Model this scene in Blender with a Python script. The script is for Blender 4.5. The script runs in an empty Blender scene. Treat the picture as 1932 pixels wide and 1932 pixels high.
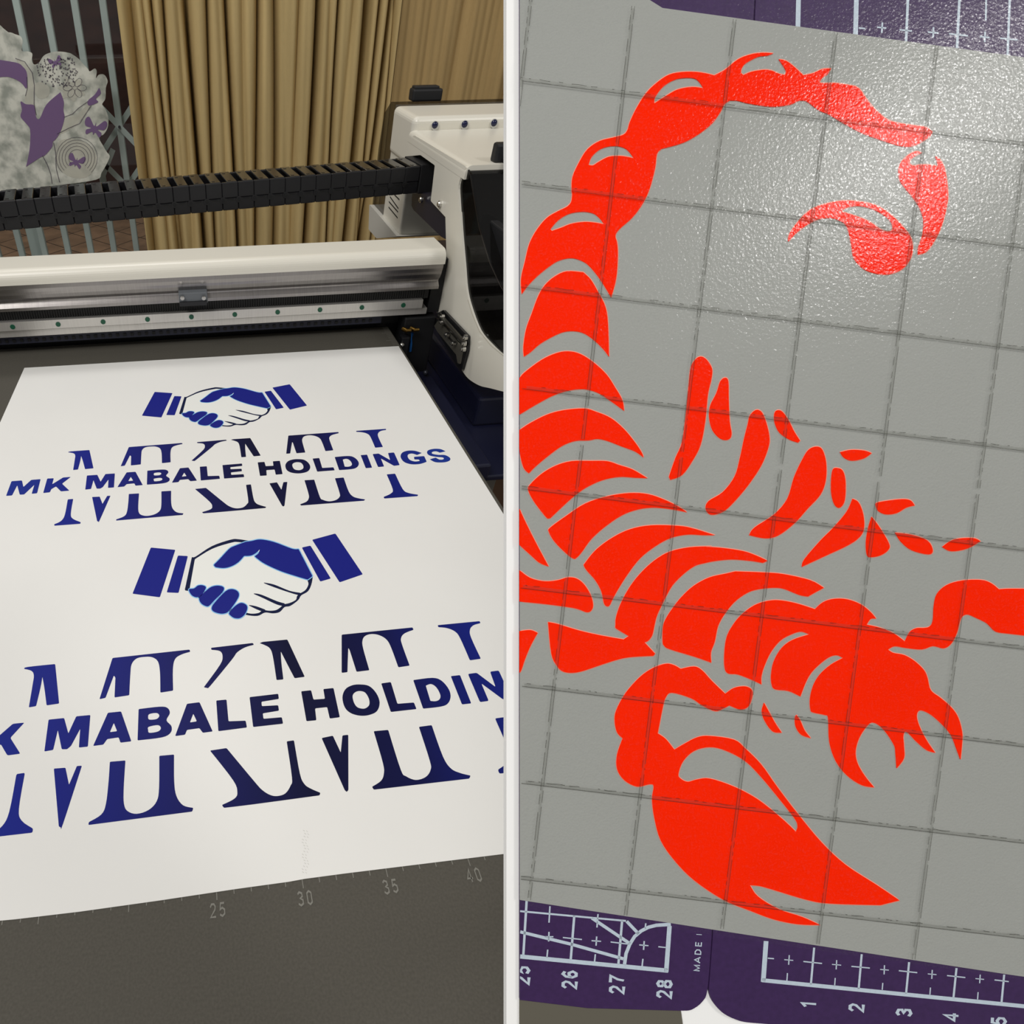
import bpy, bmesh, math, random
from mathutils import Vector, Matrix
from mathutils.geometry import tessellate_polygon
random.seed(7)
SC = bpy.context.scene
COL = SC.collection

# ------------------------------------------------------------------ camera
H0 = 0.4                                   # camera height above the print bed
FOC = 1147.0; PX, PY = 490.0, 966.0        # focal length and principal point for a 1932 px frame
RW = Matrix(((0.99320365, -0.08211979, 0.08247934),
             (-0.11618101, -0.65711995, 0.74477872),
             (-0.00696226, -0.74929948, -0.6621947)))   # (right, down, forward) -> world
CAM = Vector((0, 0, H0))
cam = bpy.data.cameras.new('camera'); camo = bpy.data.objects.new('camera', cam); COL.objects.link(camo)
M4 = Matrix.Identity(4)
for i in range(3):
    M4[i][0] = RW[i][0]; M4[i][1] = -RW[i][1]; M4[i][2] = -RW[i][2]; M4[i][3] = CAM[i]
camo.matrix_world = M4
cam.sensor_width = 36; cam.lens = FOC / 1932 * 36
cam.shift_x = (966 - PX) / 1932; cam.shift_y = 0
cam.clip_start = 0.01; cam.clip_end = 50
SC.camera = camo

# ------------------------------------------------------------------ light
w = bpy.data.worlds.new('world'); SC.world = w; w.use_nodes = True
bg = w.node_tree.nodes['Background']; bg.inputs[0].default_value = (1.0, 0.985, 0.965, 1); bg.inputs[1].default_value = 0.27
def area(name, loc, to, sx, sy, power, col=(1, 0.98, 0.955)):
    l = bpy.data.lights.new(name, 'AREA'); l.shape = 'RECTANGLE'; l.size = sx; l.size_y = sy; l.energy = power; l.color = col
    o = bpy.data.objects.new(name, l); COL.objects.link(o); o.location = loc
    o.rotation_euler = (Vector(to) - Vector(loc)).to_track_quat('-Z', 'Y').to_euler()
    return o
area('ceiling_lamp', (-0.9, -0.3, 1.75), (0, 0.3, 0), 1.2, 0.6, 24)
area('ceiling_lamp', (1.48, -0.57, 1.80), (0.1, 0.1, 0.3), 0.42, 0.30, 11)
area('ceiling_lamp', (-0.3, 1.35, 1.75), (-0.15, 1.9, 0), 1.0, 0.25, 10)
area('outside_fill_light', (-0.6, 3.6, 1.4), (-0.6, 3.8, -0.8), 0.3, 0.3, 5)  # unseen fill light, added to brighten the paving outside
SC.view_settings.view_transform = 'Standard'; SC.view_settings.look = 'None'
SC.view_settings.exposure = 0.0; SC.view_settings.gamma = 1.0; SC.view_settings.use_curve_mapping = False

# ------------------------------------------------------------------ helpers: rays
def ray(u, v):
    return RW @ Vector(((u - PX) / FOC, (v - PY) / FOC, 1.0))
def on(u, v, axis, val):
    d = ray(u, v); return CAM + d * ((val - CAM[axis]) / d[axis])
# the drawing board's plane (fitted to the 2 cm grid of the transfer film)
BN = RW @ Vector((0.00442994, -0.02188332, 0.99975072))     # pointing away from the camera
BO = CAM + RW @ Vector((0.0530056, -0.08506629, 0.12122032))
B1 = RW @ Vector((0.9940262, 0.1091231, -0.002016)); B2 = RW @ Vector((-0.10905178, 0.99378734, 0.022236))
def bp(u, v, lift=0.0):
    d = ray(u, v); return CAM + d * (((BO - BN * lift) - CAM).dot(BN) / d.dot(BN))

# ------------------------------------------------------------------ helpers: objects
def tag(o, label=None, cat=None, group=None, kind=None):
    if label: o['label'] = label
    if cat: o['category'] = cat
    if group: o['group'] = group
    if kind: o['kind'] = kind
    return o
def empty(name, loc=(0, 0, 0)):
    o = bpy.data.objects.new(name, None); COL.objects.link(o); o.location = loc; o.empty_display_size = 0.02
    return o
def link(name, bm, mat, parent=None, smooth=False):
    me = bpy.data.meshes.new(name)
    bm.normal_update(); bm.to_mesh(me); bm.free()
    for m in (mat if isinstance(mat, (list, tuple)) else [mat]): me.materials.append(m)
    if smooth:
        for p in me.polygons: p.use_smooth = True
    o = bpy.data.objects.new(name, me); COL.objects.link(o)
    if parent is not None:
        o.parent = parent
        if parent.location.length: o.matrix_parent_inverse = Matrix.Translation(-parent.location)
    return o
def box(bm, x0, x1, y0, y1, z0, z1, bev=0.0, seg=2, mi=0):
    m = Matrix.Translation(((x0+x1)/2, (y0+y1)/2, (z0+z1)/2)) @ Matrix.Diagonal((abs(x1-x0), abs(y1-y0), abs(z1-z0), 1))
    r = bmesh.ops.create_cube(bm, size=1, matrix=m)
    fs = set(f for v in r['verts'] for f in v.link_faces)
    for f in fs: f.material_index = mi
    if bev > 0:
        es = list(set(e for v in r['verts'] for e in v.link_edges))
        bmesh.ops.bevel(bm, geom=es, offset=bev, segments=seg, affect='EDGES', profile=0.5)
def bx(name, dims, mat, parent=None, bev=0.0, seg=2):
    bm = bmesh.new(); box(bm, *dims, bev=bev, seg=seg); return link(name, bm, mat, parent, smooth=False)
def cyl(bm, p, axis, r, L, n=20, r2=None):
    q = Vector(axis).to_track_quat('Z', 'Y').to_matrix().to_4x4()
    bmesh.ops.create_cone(bm, cap_ends=True, segments=n, radius1=r, radius2=(r if r2 is None else r2), depth=L, matrix=Matrix.Translation(p) @ q)
def ball(bm, p, r, sc=(1, 1, 1)):
    bmesh.ops.create_uvsphere(bm, u_segments=18, v_segments=12, radius=r, matrix=Matrix.Translation(p) @ Matrix.Diagonal((*sc, 1)))
def prism(bm, loops, off, back=None):
    """loops: outer loop then holes, lists of 3-D points; off: extrusion vector (0 = flat). back: explicit back loops."""
    pts = [p for l in loops for p in l]
    fv = [bm.verts.new(p) for p in pts]
    tris = tessellate_polygon(loops)
    for t in tris:
        try: bm.faces.new([fv[i] for i in t])
        except ValueError: pass
    if off is not None and Vector(off).length > 0:
        bv = [bm.verts.new(Vector(p) + Vector(off)) for p in pts]
        for t in tris:
            try: bm.faces.new([bv[i] for i in reversed(t)])
            except ValueError: pass
        k = 0
        for l in loops:
            n = len(l)
            for i in range(n):
                j = (i + 1) % n
                try: bm.faces.new([fv[k+i], fv[k+j], bv[k+j], bv[k+i]])
                except ValueError: pass
            k += n
def sweepx(bm, prof, x0, x1):
    """profile of (y, z) swept along x, capped"""
    prism(bm, [[Vector((x0, y, z)) for y, z in prof]], Vector((x1 - x0, 0, 0)))
def tube(bm, pts, r, n=8):
    pts = [Vector(p) for p in pts]; rings = []
    for i, p in enumerate(pts):
        a = pts[max(i-1, 0)]; b = pts[min(i+1, len(pts)-1)]
        q = (b - a).to_track_quat('Z', 'Y')
        rings.append([bm.verts.new(p + q @ Vector((r*math.cos(t*2*math.pi/n), r*math.sin(t*2*math.pi/n), 0))) for t in range(n)])
    for a, b in zip(rings, rings[1:]):
        for i in range(n): bm.faces.new([a[i], a[(i+1) % n], b[(i+1) % n], b[i]])

# traced outlines: "x,y" smooth, "x,y*" corner; "@k" picks the close-up the numbers were read from
TILES = dict(o=(0,0,1932), a=(20,720,400), b=(240,680,400), c=(560,720,400), d=(230,980,470), e=(20,1140,480), g=(480,1140,480),
             p=(970,0,480), q=(1440,0,480), r=(970,360,400), s=(970,720,400), t=(1250,640,480), u=(970,960,400), v=(1330,1020,400),
             w=(1510,1060,400), x=(1130,1220,580), y=(970,1660,480), z=(1430,1660,480),
             A=(0,0,500), B=(480,0,500), C=(0,400,500), D=(480,400,500))
def trace(txt, rnd=0.0, sub=4):
    pts = []; T = TILES['o']
    for tk in txt.split():
        if tk[0] == '@': T = TILES[tk[1:]]; continue
        cr = tk.endswith('*'); xy = tk.rstrip('*').split(',')
        k = T[2] / 1932.0
        pts.append((T[0] + float(xy[0]) * k, T[1] + float(xy[1]) * k, cr))
    n = len(pts); out = []
    for i in range(n):
        p0, p1, p2, p3 = pts[i-1], pts[i], pts[(i+1) % n], pts[(i+2) % n]
        a = p1 if p1[2] else p0; d = p2 if p2[2] else p3
        if p1[2] and p2[2]:
            out.append((p1[0], p1[1], True)); continue
        for s in range(sub):
            t = s / sub
            f = lambda k: 0.5 * ((2*p1[k]) + (-a[k]+p2[k])*t + (2*a[k]-5*p1[k]+4*p2[k]-d[k])*t*t + (-a[k]+3*p1[k]-3*p2[k]+d[k])*t**3)
            out.append((f(0), f(1), s == 0 and p1[2]))
    if rnd > 0:
        res = []; m = len(out)
        for i, p in enumerate(out):
            if not p[2]: res.append(p); continue
            a, b = out[i-1], out[(i+1) % m]
            la = math.hypot(a[0]-p[0], a[1]-p[1]); lb = math.hypot(b[0]-p[0], b[1]-p[1])
            ra = min(rnd, la*0.45); rb = min(rnd, lb*0.45)
            A = (p[0]+(a[0]-p[0])*ra/max(la,1e-6), p[1]+(a[1]-p[1])*ra/max(la,1e-6)); B = (p[0]+(b[0]-p[0])*rb/max(lb,1e-6), p[1]+(b[1]-p[1])*rb/max(lb,1e-6))
            for t in (0, 0.33, 0.67, 1):
                res.append(((1-t)**2*A[0]+2*t*(1-t)*p[0]+t*t*B[0], (1-t)**2*A[1]+2*t*(1-t)*p[1]+t*t*B[1], False))
        out = res
    return [(p[0], p[1]) for p in out]
def stroke(pts, w, fn, bm, off=None):
    """flat band of width w (px) along px points, mapped by fn"""
    P = [Vector(p) for p in pts]; L = []; R = []
    for i, p in enumerate(P):
        a = P[max(i-1, 0)]; b = P[min(i+1, len(P)-1)]; d = (b - a).normalized(); n = Vector((-d.y, d.x)) * w / 2
        L.append(p + n); R.append(p - n)
    lv = [bm.verts.new(fn(*q)) for q in L]; rv = [bm.verts.new(fn(*q)) for q in R]
    for i in range(len(P)-1): bm.faces.new([lv[i], lv[i+1], rv[i+1], rv[i]])
def tl(k, *xy):
    T = TILES[k]; s = T[2] / 1932.0
    return [(T[0] + xy[i]*s, T[1] + xy[i+1]*s) for i in range(0, len(xy), 2)]

# ------------------------------------------------------------------ helpers: materials
def s2l(c): return tuple(((x/255)/12.92 if x/255 <= 0.04045 else ((x/255+0.055)/1.055)**2.4) for x in c)
def mat(name, rgb, rough=0.5, metal=0.0, noise=0.0, nscale=40, bump=0.0, bscale=200, spec=0.5, trans=0.0, coat=0.0, stretch=None, emis=None):
    m = bpy.data.materials.new(name); m.use_nodes = True; nt = m.node_tree; N = nt.nodes; Lk = nt.links
    b = N['Principled BSDF']; c = s2l(rgb) if max(rgb) > 1.0 else rgb
    b.inputs['Base Color'].default_value = (*c, 1); b.inputs['Roughness'].default_value = rough; b.inputs['Metallic'].default_value = metal
    b.inputs['Specular IOR Level'].default_value = spec; b.inputs['Coat Weight'].default_value = coat
    tc = N.new('ShaderNodeTexCoord'); mp = N.new('ShaderNodeMapping'); Lk.new(tc.outputs['Object'], mp.inputs[0])
    if stretch: mp.inputs['Scale'].default_value = stretch
    if noise > 0:
        nz = N.new('ShaderNodeTexNoise'); nz.inputs['Scale'].default_value = nscale; nz.inputs['Detail'].default_value = 4; Lk.new(mp.outputs[0], nz.inputs[0])
        r = N.new('ShaderNodeMapRange'); r.inputs[1].default_value = 0.3; r.inputs[2].default_value = 0.7; r.inputs[3].default_value = 1-noise; r.inputs[4].default_value = 1+noise
        Lk.new(nz.outputs[0], r.inputs[0])
        mx = N.new('ShaderNodeVectorMath'); mx.operation = 'SCALE'; mx.inputs[0].default_value = c; Lk.new(r.outputs[0], mx.inputs['Scale']); Lk.new(mx.outputs[0], b.inputs['Base Color'])
    if bump > 0:
        nz = N.new('ShaderNodeTexNoise'); nz.inputs['Scale'].default_value = bscale; nz.inputs['Detail'].default_value = 3; Lk.new(mp.outputs[0], nz.inputs[0])
        bu = N.new('ShaderNodeBump'); bu.inputs['Strength'].default_value = 1; bu.inputs['Distance'].default_value = bump; Lk.new(nz.outputs[0], bu.inputs['Height']); Lk.new(bu.outputs[0], b.inputs['Normal'])
    return m
def sheer(name, rgb, opac, gloss=0.06, rough=0.1, bump=0.0, bscale=1000, stretch=None):
    """thin sheet: transparent + diffuse tint + gloss"""
    m = bpy.data.materials.new(name); m.use_nodes = True; nt = m.node_tree; N = nt.nodes; Lk = nt.links
    N.remove(N['Principled BSDF']); out = N['Material Output']
    tr = N.new('ShaderNodeBsdfTransparent'); di = N.new('ShaderNodeBsdfDiffuse'); di.inputs[0].default_value = (*s2l(rgb), 1)
    gl = N.new('ShaderNodeBsdfGlossy'); gl.inputs['Roughness'].default_value = rough
    m1 = N.new('ShaderNodeMixShader'); m1.inputs[0].default_value = opac; Lk.new(tr.outputs[0], m1.inputs[1]); Lk.new(di.outputs[0], m1.inputs[2])
    m2 = N.new('ShaderNodeMixShader'); m2.inputs[0].default_value = gloss; Lk.new(m1.outputs[0], m2.inputs[1]); Lk.new(gl.outputs[0], m2.inputs[2]); Lk.new(m2.outputs[0], out.inputs[0])
    if bump > 0:
        tc = N.new('ShaderNodeTexCoord'); nz = N.new('ShaderNodeTexNoise'); nz.inputs['Scale'].default_value = bscale; nz.inputs['Detail'].default_value = 2; Lk.new(tc.outputs['Object'], nz.inputs[0])
        bu = N.new('ShaderNodeBump'); bu.inputs['Distance'].default_value = bump; Lk.new(nz.outputs[0], bu.inputs['Height']); Lk.new(bu.outputs[0], gl.inputs['Normal'])
    return m
WHITE = mat('white_enamel', (222, 218, 205), 0.32, bump=0.00003, bscale=900)
BED = mat('bed_rubber', (82, 79, 72), 0.7, noise=0.10, nscale=700, spec=0.15)
VINYL_W = mat('white_vinyl', (229, 228, 224), 0.35, noise=0.012, nscale=9, spec=0.3)
ALU = mat('brushed_aluminium', (160, 156, 154), 0.30, metal=1.0, noise=0.12, nscale=30, stretch=(60, 1, 1), bump=0.00002, bscale=60)
STEEL = mat('bright_steel', (205, 203, 198), 0.25, metal=1.0)
RAIL = mat('ground_steel', (206, 203, 198), 0.35, metal=0.7, noise=0.05, nscale=20, stretch=(40, 1, 1))
BLACK = mat('black_plastic', (24, 24, 27), 0.38, noise=0.08, nscale=60)
BLACKM = mat('black_matt', (13, 13, 16), 0.6)
NAVY = mat('navy_enamel', (19, 21, 42), 0.4, bump=0.00004, bscale=700)
GREEN = mat('green_plug', (14, 78, 55), 0.4)
BRASS = mat('brass', (150, 118, 60), 0.3, metal=1.0)
BTN = mat('navy_button', (14, 20, 60), 0.12)

# ================================================================== the room (large structure)
ZF = -0.8
def struct(name, dims, m):
    return tag(bx(name, dims, m), kind='structure')
m_in = mat('dark_floor_tile', (70, 50, 38), 0.45, noise=0.2, nscale=6)
struct('floor', (-2.2, 2.4, -1.6, 2.17, ZF-0.05, ZF), m_in)
# paving outside, with a diamond joint pattern
def paving():
    m = mat('brown_paving', (150, 120, 92), 0.8, noise=0.25, nscale=9)
    nt = m.node_tree; N = nt.nodes; Lk = nt.links; b = N['Principled BSDF']
    old = b.inputs['Base Color'].links[0].from_socket
    tc = N.new('ShaderNodeTexCoord'); mp = N.new('ShaderNodeMapping'); mp.inputs['Rotation'].default_value = (0, 0, math.radians(45)); Lk.new(tc.outputs['Object'], mp.inputs[0])
    br = N.new('ShaderNodeTexBrick'); br.offset = 0.0; br.inputs['Scale'].default_value = 5; br.inputs['Mortar Size'].default_value = 0.018; br.inputs['Brick Width'].default_value = 1; br.inputs['Row Height'].default_value = 1
    br.inputs['Color1'].default_value = (1, 1, 1, 1); br.inputs['Color2'].default_value = (0.8, 0.8, 0.8, 1); br.inputs['Mortar'].default_value = (0.12, 0.12, 0.12, 1); Lk.new(mp.outputs[0], br.inputs[0])
    mx = N.new('ShaderNodeMix'); mx.data_type = 'RGBA'; mx.blend_type = 'MULTIPLY'; mx.inputs[0].default_value = 1
    Lk.new(old, mx.inputs[6]); Lk.new(br.outputs[0], mx.inputs[7]); Lk.new(mx.outputs[2], b.inputs['Base Color'])
    return m
tag(bx('trim_1', (-2.2, 2.4, 2.31, 5.2, ZF-0.05, ZF), paving()), kind='structure')
struct('trim_2', (-2.2, 2.4, 2.17, 2.31, ZF-0.05, ZF+0.001), mat('door_sill', (90, 80, 70), 0.6))
struct('wall_outside', (-2.2, 2.4, 5.2, 5.3, ZF, 2.0), mat('dark_brown_wall', (58, 34, 27), 0.8, noise=0.35, nscale=5, stretch=(1, 1, 3)))
struct('wall_back', (0.05, 2.4, 2.17, 2.3, ZF, 2.0), mat('plaster_wall', (170, 150, 120), 0.8, noise=0.05, nscale=6))

# sliding glass door pane
G1 = empty('door_1', (-0.6, 2.15, ZF)); tag(G1, kind='structure')
bm = bmesh.new(); box(bm, -1.6, 0.04, 2.147, 2.152, ZF+0.05, 1.9)
link('door_pane', bm, sheer('door_glass', (200, 200, 200), 0.0, gloss=0.03, rough=0.01), G1)

# mint security gate behind the glass
MINT = mat('mint_painted_steel', (172, 186, 180), 0.45, noise=0.04, nscale=20)
GT = empty('security_gate', (-0.5, 2.25, ZF))
tag(GT, 'pale mint folding security gate with upright bars behind the glass door', 'gate')
for i in range(-9, 2):
    xx = -0.178 + 0.0785 * i + (0.001 if i % 2 else 0)
    bx('bar', (xx-0.0098, xx+0.0098, 2.24, 2.262, ZF+0.02, 1.9), MINT, GT, bev=0.002, seg=1)
bx('bar', (-0.545, -0.505, 2.27, 2.31, ZF+0.02, -0.16), MINT, GT, bev=0.003, seg=1)
def flatbar(p, q, yy, wd=0.016):
    bm = bmesh.new(); P = Vector((p[0], yy, p[1])); Q = Vector((q[0], yy, q[1])); d = (Q-P).normalized(); n = Vector((-d.z, 0, d.x)) * wd/2
    prism(bm, [[P+n, Q+n, Q-n, P-n]], Vector((0, 0.004, 0))); link('lattice_bar', bm, MINT, GT)
for xx in (-0.335, -0.178, -0.021):
    for k in range(2):
        zt = 0.155 - k * 0.17
        flatbar((xx-0.078, zt-0.02), (xx+0.078, zt-0.19), 2.236); flatbar((xx+0.078, zt-0.02), (xx-0.078, zt-0.19), 2.264)
        flatbar((xx-0.03, zt+0.005), (xx-0.078, zt-0.075), 2.236); 
    for k in range(2):
        bm = bmesh.new(); cyl(bm, (xx, 2.233, 0.155-k*0.17-0.105), (0, 1, 0), 0.004, 0.006); link('rivet', bm, BLACKM, GT)

# frosted fairy sticker on the glass
ST = empty('window_sticker', (-0.45, 2.146, 0)); tag(ST, 'pale frosted sticker of a winged figure with flowers and butterflies on the glass door', 'sticker')
YS = 2.1455
def stk(name, txts, m, dy, **k):
    bm = bmesh.new()
    for t in txts:
        loops = [[on(u, v, 1, YS - dy) for u, v in trace(x, **k)] for x in (t if isinstance(t, tuple) else (t,))]
        prism(bm, loops, Vector((0, 0.0004, 0)))
    return link(name, bm, m, ST)
FROST = sheer('frosted_film', (238, 238, 222), 0.78, gloss=0.03, rough=0.3)
N = FROST.node_tree.nodes; df = [n for n in N if n.type == 'BSDF_DIFFUSE'][0]; nz = N.new('ShaderNodeTexNoise'); nz.inputs['Scale'].default_value = 28; nz.inputs['Detail'].default_value = 6
tc = N.new('ShaderNodeTexCoord'); FROST.node_tree.links.new(tc.outputs['Object'], nz.inputs[0]); cr = N.new('ShaderNodeValToRGB'); cr.color_ramp.elements[0].position = 0.36; cr.color_ramp.elements[0].color = (0.42, 0.44, 0.38, 1)
cr.color_ramp.elements[1].position = 0.60; cr.color_ramp.elements[1].color = (0.84, 0.84, 0.74, 1); FROST.node_tree.links.new(nz.outputs[0], cr.inputs[0]); FROST.node_tree.links.new(cr.outputs[0], df.inputs[0])
FROST2 = sheer('frosted_film_pale', (226, 224, 210), 0.35, gloss=0.02, rough=0.3)
PURP = sheer('purple_film', (132, 106, 146), 0.86, gloss=0.04, rough=0.2)
LINE = sheer('grey_film_line', (84, 76, 90), 0.75, gloss=0.02, rough=0.3)
stk('frosted_figure', ['@A -90,240 60,235 112,250 150,265 165,300 160,370 200,375 235,390 232,440 250,470 285,455 320,405 380,380 440,376 500,385 525,395 575,430 610,470 640,500 655,520 690,500 705,520 700,570 720,545 760,545 785,590 772,640 768,720 745,760 770,800 790,860 785,930 755,980 720,1000 750,1060 780,1110 800,1140 775,1200 740,1260 700,1310 430,1350 112,1385 -90,1400'], FROST, 0)
stk('pale_flower', ['@A 480,560 520,600 560,580 600,600 590,650 620,690 570,700 540,740 500,710 450,720 460,670 420,640 460,620', '@A 250,620 300,600 360,640 350,700 300,720 260,690', '@A 420,1040 520,1010 620,1040 690,1100 700,1200 650,1280 560,1300 460,1260 410,1180',
     '@A 120,430 190,470 240,560 245,700 265,840 240,860 180,740 200,640 195,560 150,500', '@A 470,870 560,835 640,760 655,775 560,905 430,980'], FROST2, 0.0006)
stk('purple_wing', ['@A 440,672* 465,740 462,800 470,860 445,950 410,1010 385,1035 380,1070 330,1130 290,1150 190,1215* 215,1090 220,950 190,900 150,850 160,800 150,740 190,760 250,770 262,850 290,862 340,760', '@A -90,440 112,455 170,490 195,530 200,600 190,645 150,600 60,560 -90,560',
     '@A 722,640* 735,680 700,720 715,745 650,770 640,735 690,690'], PURP, 0.001)
def butterfly(cx, cy, s, a):
    pts = [(0,-.5),(.12,-.2),(.7,-.85),(1,-.6),(.85,-.05),(.3,.05),(.7,.3),(.6,.7),(.15,.35),(0,.6),(-.15,.35),(-.6,.7),(-.7,.3),(-.3,.05),(-.85,-.05),(-1,-.6),(-.7,-.85),(-.12,-.2)]
    return '@A ' + ' '.join('%.0f,%.0f' % (cx + s*(x*math.cos(a)-y*math.sin(a)), cy + s*(x*math.sin(a)+y*math.cos(a))) for x, y in pts)
stk('purple_butterfly', [butterfly(405, 455, 48, -.35)], PURP, 0.001); stk('purple_butterfly', [butterfly(555, 1180, 62, .3)], PURP, 0.001)
stk('purple_butterfly', [butterfly(690, 935, 82, .25)], PURP, 0.001)
bm = bmesh.new(); fs = lambda u, v: on(u, v, 1, YS-0.0012)
for pl in [(112,425,180,450,235,530,250,620,248,760,265,840), (465,855,530,830,570,790,640,740), (415,978,500,935,580,900,625,830,665,770), (390,1040,405,1110,410,1230,435,1330), (310,1135,345,1200,370,1270,380,1340),
           (195,560,200,640,185,700)]:
    stroke(tl('A', *pl), 1.3, fs, bm)
for r in (60, 85, 108, 130, 150):
    stroke(tl('A', *[c for t in range(0, 19) for c in (560+r*math.cos(math.pi*(0.75+t/12)), 1150+r*math.sin(math.pi*(0.75+t/12)))]), 0.8, fs, bm)
for k in range(6):
    a = k*math.pi/3; cx, cy = 545+52*math.cos(a), 640+44*math.sin(a)
    stroke(tl('A', *[c for t in range(0, 13) for c in (cx+34*math.cos(t*math.pi/6)*math.cos(a)-22*math.sin(t*math.pi/6)*math.sin(a), cy+34*math.cos(t*math.pi/6)*math.sin(a)+22*math.sin(t*math.pi/6)*math.cos(a))]), 0.8, fs, bm)
random.seed(3)
for i in range(170):
    a, b = random.uniform(250, 560), random.uniform(420, 640)
    if (a-420)**2/170**2 + (b-520)**2/120**2 < 1: stroke(tl('A', a, b, a+9, b), 2.3, fs, bm)
link('fine_line_work', bm, LINE, ST)

# ------------------------------------------------------------------ curtains
def curtain(name, label, u0, u1, creases, wave, col, seed):
    rnd = random.Random(seed); y0 = 2.0
    X0 = on(u0, 29, 1, y0).x; X1 = on(u1, 29, 1, y0).x
    cs = [(on(u, 29, 1, y0).x, wd, dp) for u, wd, dp in creases]
    nx, nz = 420, 26; z0, z1 = ZF+0.02, 1.7
    bm = bmesh.new(); V = []
    for j in range(nz):
        z = z0 + (z1-z0)*j/(nz-1); row = []
        for i in range(nx):
            x = X0 + (X1-X0)*i/(nx-1); y = y0
            for k, (cx, wd, dp) in enumerate(cs):
                sh = 0.008*math.sin(z*3.1+k*1.7)
                d = (x-cx-sh)/wd
                if abs(d) < 4: y += dp*math.exp(-d*d)
            y += wave*(math.sin(x*61+1.1*math.sin(z*2+x*9)) + 0.7*math.sin(x*117+z*0.9+seed)) + 0.0012*math.sin(x*300+z*3)
            row.append(bm.verts.new((x, y, z)))
        V.append(row)
    for j in range(nz-1):
        for i in range(nx-1): bm.faces.new([V[j][i], V[j][i+1], V[j+1][i+1], V[j+1][i]])
    m = mat(name+'_fabric', col, 0.85, noise=0.10, nscale=14, stretch=(3, 3, 0.12), bump=0.0006, bscale=900, spec=0.1)
    o = link(name, bm, m, smooth=True)
    so = o.modifiers.new('cloth', 'SOLIDIFY'); so.thickness = 0.003; so.offset = 1
    tag(o, label, 'curtain')
CRL = [(243,.012,.05),(268,.006,.015),(293,.007,.05),(310,.007,.055),(332,.01,.015),(350,.008,.06),(361,.008,.06),(389,.007,.05),(412,.012,.015),(432,.008,.08),(462,.012,.02),(484,.009,.05),(518,.012,.05),(545,.012,.015),(567,.008,.02),(597,.010,.07),(622,.01,.015),(645,.006,.045),(665,.008,.012),(688,.011,.075),(705,.006,.012),(722,.006,.05),(733,.007,.08),(743,.005,.03)]
curtain('gathered_curtain', 'gold brown gathered curtain with deep close folds beside the glass door', 223, 755, CRL, 0.003, (196, 172, 121), 1)
curtain('flat_curtain', 'gold brown curtain drawn flatter above the white printer box', 756, 1150, [(775,.03,.012),(812,.02,.02),(850,.03,.012),(880,.02,.02),(930,.03,.015),(990,.02,.03),(1060,.02,.03)], 0.002, (180, 152, 104), 5)

# ================================================================== the flatbed printer
XB = 0.292
# bed with its scale
fr = empty('flatbed_printer', (-0.3, 0.3, ZF)); tag(fr, 'flatbed printer with dark grey bed and navy side shelf, under the gantry and sheet', 'printer')
bed = bx('print_bed', (-1.05, XB, -0.42, 0.847, -0.03, 0.0), BED, fr, bev=0.0015, seg=2)
bm = bmesh.new(); fb = lambda u, v: on(u, v, 2, 0.0003)
xs0 = on(575, 1693, 2, 0).x; ys0 = 0.1135
for k in range(-34, 24):
    x = xs0 + 0.0505/10*k*1.0
    L = 0.0095 if k % 10 == 0 else (0.0075 if k % 2 == 0 else 0.004)
    if x < XB-0.004: box(bm, x-0.00025, x+0.00025, 0.1265-L, 0.1285, 0.0001, 0.00016)
for k in range(-4, 13):
    box(bm, XB-0.016 if k % 5 == 0 else XB-0.010, XB-0.002, 0.80+k*0.005, 0.8006+k*0.005, 0.0001, 0.00016)
# scale numbers (stroke digits)
DG = {'0': [[(.2,.15),(.2,.85),(.5,1),(.8,.85),(.8,.15),(.5,0),(.2,.15)]],
      '1': [[(.15,.75),(.5,1),(.5,0)]],
      '2': [[(.12,.75),(.3,.97),(.65,.97),(.82,.78),(.75,.55),(.12,.03),(.88,.03)]],
      '3': [[(.15,.85),(.4,1),(.75,.9),(.78,.65),(.45,.53),(.8,.4),(.8,.12),(.45,0),(.12,.15)]],
      '4': [[(.65,0),(.65,1),(.1,.3),(.9,.3)]],
      '5': [[(.82,.97),(.28,.97),(.2,.52),(.5,.63),(.82,.48),(.82,.18),(.5,.02),(.14,.15)]],
      '6': [[(.8,.85),(.5,.99),(.22,.75),(.16,.3),(.35,.03),(.65,.03),(.84,.28),(.65,.55),(.35,.53),(.18,.32)]],
      '7': [[(.12,.97),(.86,.97),(.5,.45),(.4,0)]],
      '8': [[(.5,.53),(.22,.68),(.22,.88),(.5,.99),(.78,.88),(.78,.68),(.5,.53),(.16,.36),(.16,.12),(.5,.01),(.84,.12),(.84,.36),(.5,.53)]],
      'M': [[(.05,0),(.05,1),(.5,.1),(.95,1),(.95,0)]], 'A': [[(.02,0),(.5,1),(.98,0)],[(.22,.33),(.78,.33)]],
      'D': [[(.1,0),(.1,1),(.55,1),(.9,.75),(.9,.25),(.55,0),(.1,0)]], 'E': [[(.85,1),(.12,1),(.12,0),(.88,0)],[(.12,.52),(.78,.52)]], 'I': [[(.5,0),(.5,1)]]}
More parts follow.
